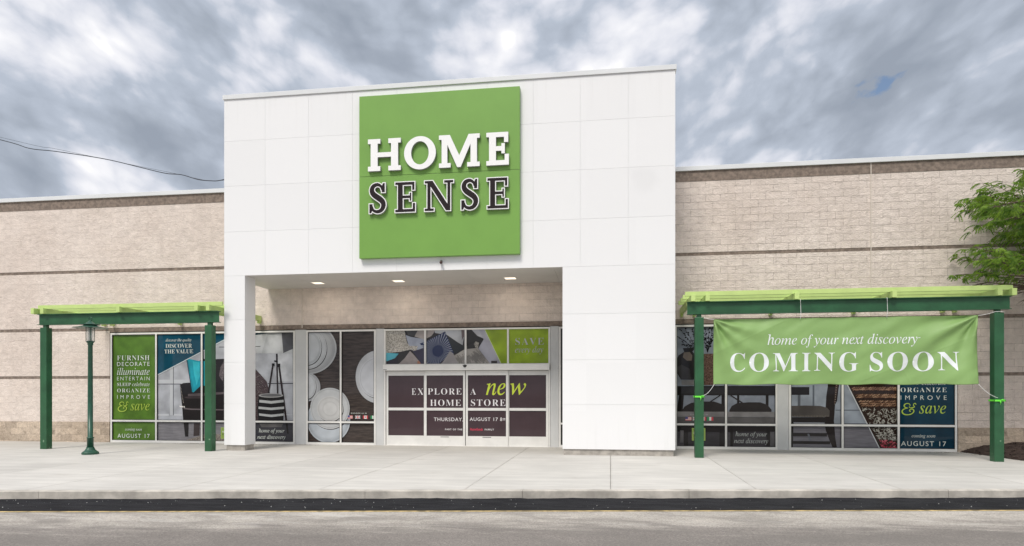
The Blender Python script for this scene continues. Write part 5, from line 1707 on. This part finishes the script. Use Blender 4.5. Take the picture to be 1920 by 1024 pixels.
mb.build('cage', LP)
mb = MB(); mb.lathe([(.40, 3.240), (.405, 3.245), (.28, 3.268), (.16, 3.30), (.15, 3.315), (.23, 3.325), (.225, 3.332), (.12, 3.35), (.055, 3.40), (.03, 3.425), (.02, 3.43)], lx, ly, 'lamp_green', 32); mb.build('lamp_shade', LP)
mb = MB()
mb.tube([(lx, ly, 3.42)] + [(lx + .045 * math.sin(R(a_)), ly, 3.475 - .045 * math.cos(R(a_))) for a_ in range(20, 341, 20)] + [(lx, ly, 3.42)], .011, 'lamp_green', 6)
mb.build('hook', LP)

# ------------------------------------------------------------------ overhead cables
def cable(pts, lab, r):
    P = []
    for i in range((len(pts) - 1) * 5 + 1):
        s = i / 5; q = min(int(s), len(pts) - 2); f = s - q
        a0, a1, a2, a3 = pts[max(q-1, 0)], pts[q], pts[q+1], pts[min(q+2, len(pts)-1)]
        P.append(tuple(0.5 * ((2*a1[j]) + (-a0[j]+a2[j])*f + (2*a0[j]-5*a1[j]+4*a2[j]-a3[j])*f*f + (-a0[j]+3*a1[j]-3*a2[j]+a3[j])*f**3) for j in range(3)))
    mb = MB(); mb.tube(P, r, 'cable_black', 6)
    return tag(mb.build('overhead_cable'), lab, 'cable', 'cables slung over the roof left of the entrance box')
cable([(-60, 5, 22.5), (-42, 5, 16.6), (-31, 5, 13.6), (-24.97, 5, 12.05), (-23.6, 5, 11.62), (-22.37, 5, 11.43), (-20.2, 5, 11.02), (-18.6, 5, 10.60), (-17.5, 5, 10.31), (-16.8, 5, 10.22), (-16.1, 5, 10.0), (-15.6, 5, 9.93), (-15.0, 4.8, 9.86), (-13.0, 3.2, 9.55), (-10.3, 1.05, 9.3)], 'thick sagging cable running to the back of the entrance box', .017)
cable([(-60, 5.1, 22.7), (-42, 5.1, 16.8), (-25.0, 5.1, 12.18), (-22.4, 5.1, 11.56), (-17.5, 5.1, 10.40), (-15.0, 4.9, 9.88), (-10.35, 1.08, 9.35)], 'thin taut cable just above the thick one', .006)

# ------------------------------------------------------------------ tree at the right edge
def make_tree(name, tx, ty, lab, rng):
    T = thing(name, (tx, ty, .2), lab, 'tree')
    mb = MB()
    mb.tube([(tx, ty, .15), (tx + .02, ty, 1.2), (tx - .03, ty + .03, 2.3), (tx - .01, ty, 3.1), (tx + .02, ty, 4.3), (tx, ty + .04, 5.8), (tx - .04, ty, 6.9), (tx, ty, 7.9)], [.15, .115, .10, .09, .07, .05, .032, .012], 'bark', 10)
    tips = []
    limbs = []
    def limb(p, d, ln, r, lev):
        pts = [p]; q = Vector(p); dd = Vector(d)
        n = 6
        for i in range(n):
            dd = (dd + Vector((rng.uniform(-.16, .16), rng.uniform(-.16, .16), rng.uniform(-.12, .10)))).normalized()
            q = q + dd * ln / n
            pts.append(tuple(q))
        mb.tube(pts, [r * 1.15 * (1 - .75 * i / n) for i in range(n + 1)], 'bark', 5)
        for i in range(2, n + 1):
            tips.append((Vector(pts[i]), dd.copy(), lev))
            if lev < 2:
                for s in (-1, 1):
                    if rng.random() < (.78 if lev == 0 else .58):
                        side = dd.cross(Vector((0, 0, 1))).normalized() * s
                        nd = (dd * .75 + side * rng.uniform(.5, 1.0) + Vector((0, 0, rng.uniform(-.25, .3)))).normalized()
                        limb(pts[i], nd, ln * rng.uniform(.34, .5), r * .45, lev + 1)
    # two tiers towards the building's left, with an open gap between them, and a full crown round the trunk
    spec = []
    for (z, pitch, ln, azs) in ((3.95, .20, 2.5, (172, 190, 205, 150, 120, 90, 60, 20, -20, 240, 270, 310)), (4.6, .34, 1.75, (195, 100, 30, -40, 280)), (5.35, .36, 2.65, (170, 186, 204, 140, 110, 70, 20, -30, 235, 275, 320)), (6.3, .55, 1.5, (175, 215, 120, 60, 0, 300, 260))):
        for az in azs:
            t_ = R(az + rng.uniform(-6, 6))
            limb((tx, ty, z + rng.uniform(-.12, .12)), (math.cos(t_), math.sin(t_) * .85, pitch + rng.uniform(-.06, .06)), ln * rng.uniform(.85, 1.03), .035, 0)
    mb.build('trunk', T)
    lb = MB()
    k = lb.mi('leaf')
    def leaflet(p, d, up, ln, wd):
        s = d.cross(up)
        if s.length < 1e-4: return
        s.normalize()
        m_ = p + d * ln * .5
        vs = [lb.bm.verts.new(p), lb.bm.verts.new(m_ + s * wd * .5), lb.bm.verts.new(p + d * ln), lb.bm.verts.new(m_ - s * wd * .5)]
        lb.bm.faces.new(vs).material_index = k
    for (p, d, lev) in tips:
        if p.y > -.12 or (p.z < 4.35 and p.x < tx + .6) or rng.random() < .30: continue
        nf = 1 if lev == 0 or rng.random() < .45 else 2
        for _ in range(nf):
            az = rng.uniform(0, 6.283)
            fd = (d * .5 + Vector((math.cos(az), math.sin(az), rng.uniform(-.1, .45))) * .9).normalized()
            L = rng.uniform(.16, .30)
            q = p.copy(); dd = fd.copy(); n = 9
            tone = rng.random()
            for i in range(n):
                dd = (dd + Vector((0, 0, -.13))).normalized()
                q = q + dd * (L / n)
                side = dd.cross(Vector((0, 0, 1)))
                if side.length < 1e-3: continue
                side.normalize()
                for s in (-1, 1):
                    ld = (side * s + dd * .35 + Vector((0, 0, -.35 - rng.random() * .3))).normalized()
                    leaflet(q, ld, (dd + Vector((0, 0, .3))), rng.uniform(.05, .08), .024)
    lb.build('crown', T, recalc=False)
    return T
make_tree('honey_locust', 11.65, -1.75, 'feathery green tree at the right edge in front of the block wall', random.Random(11))
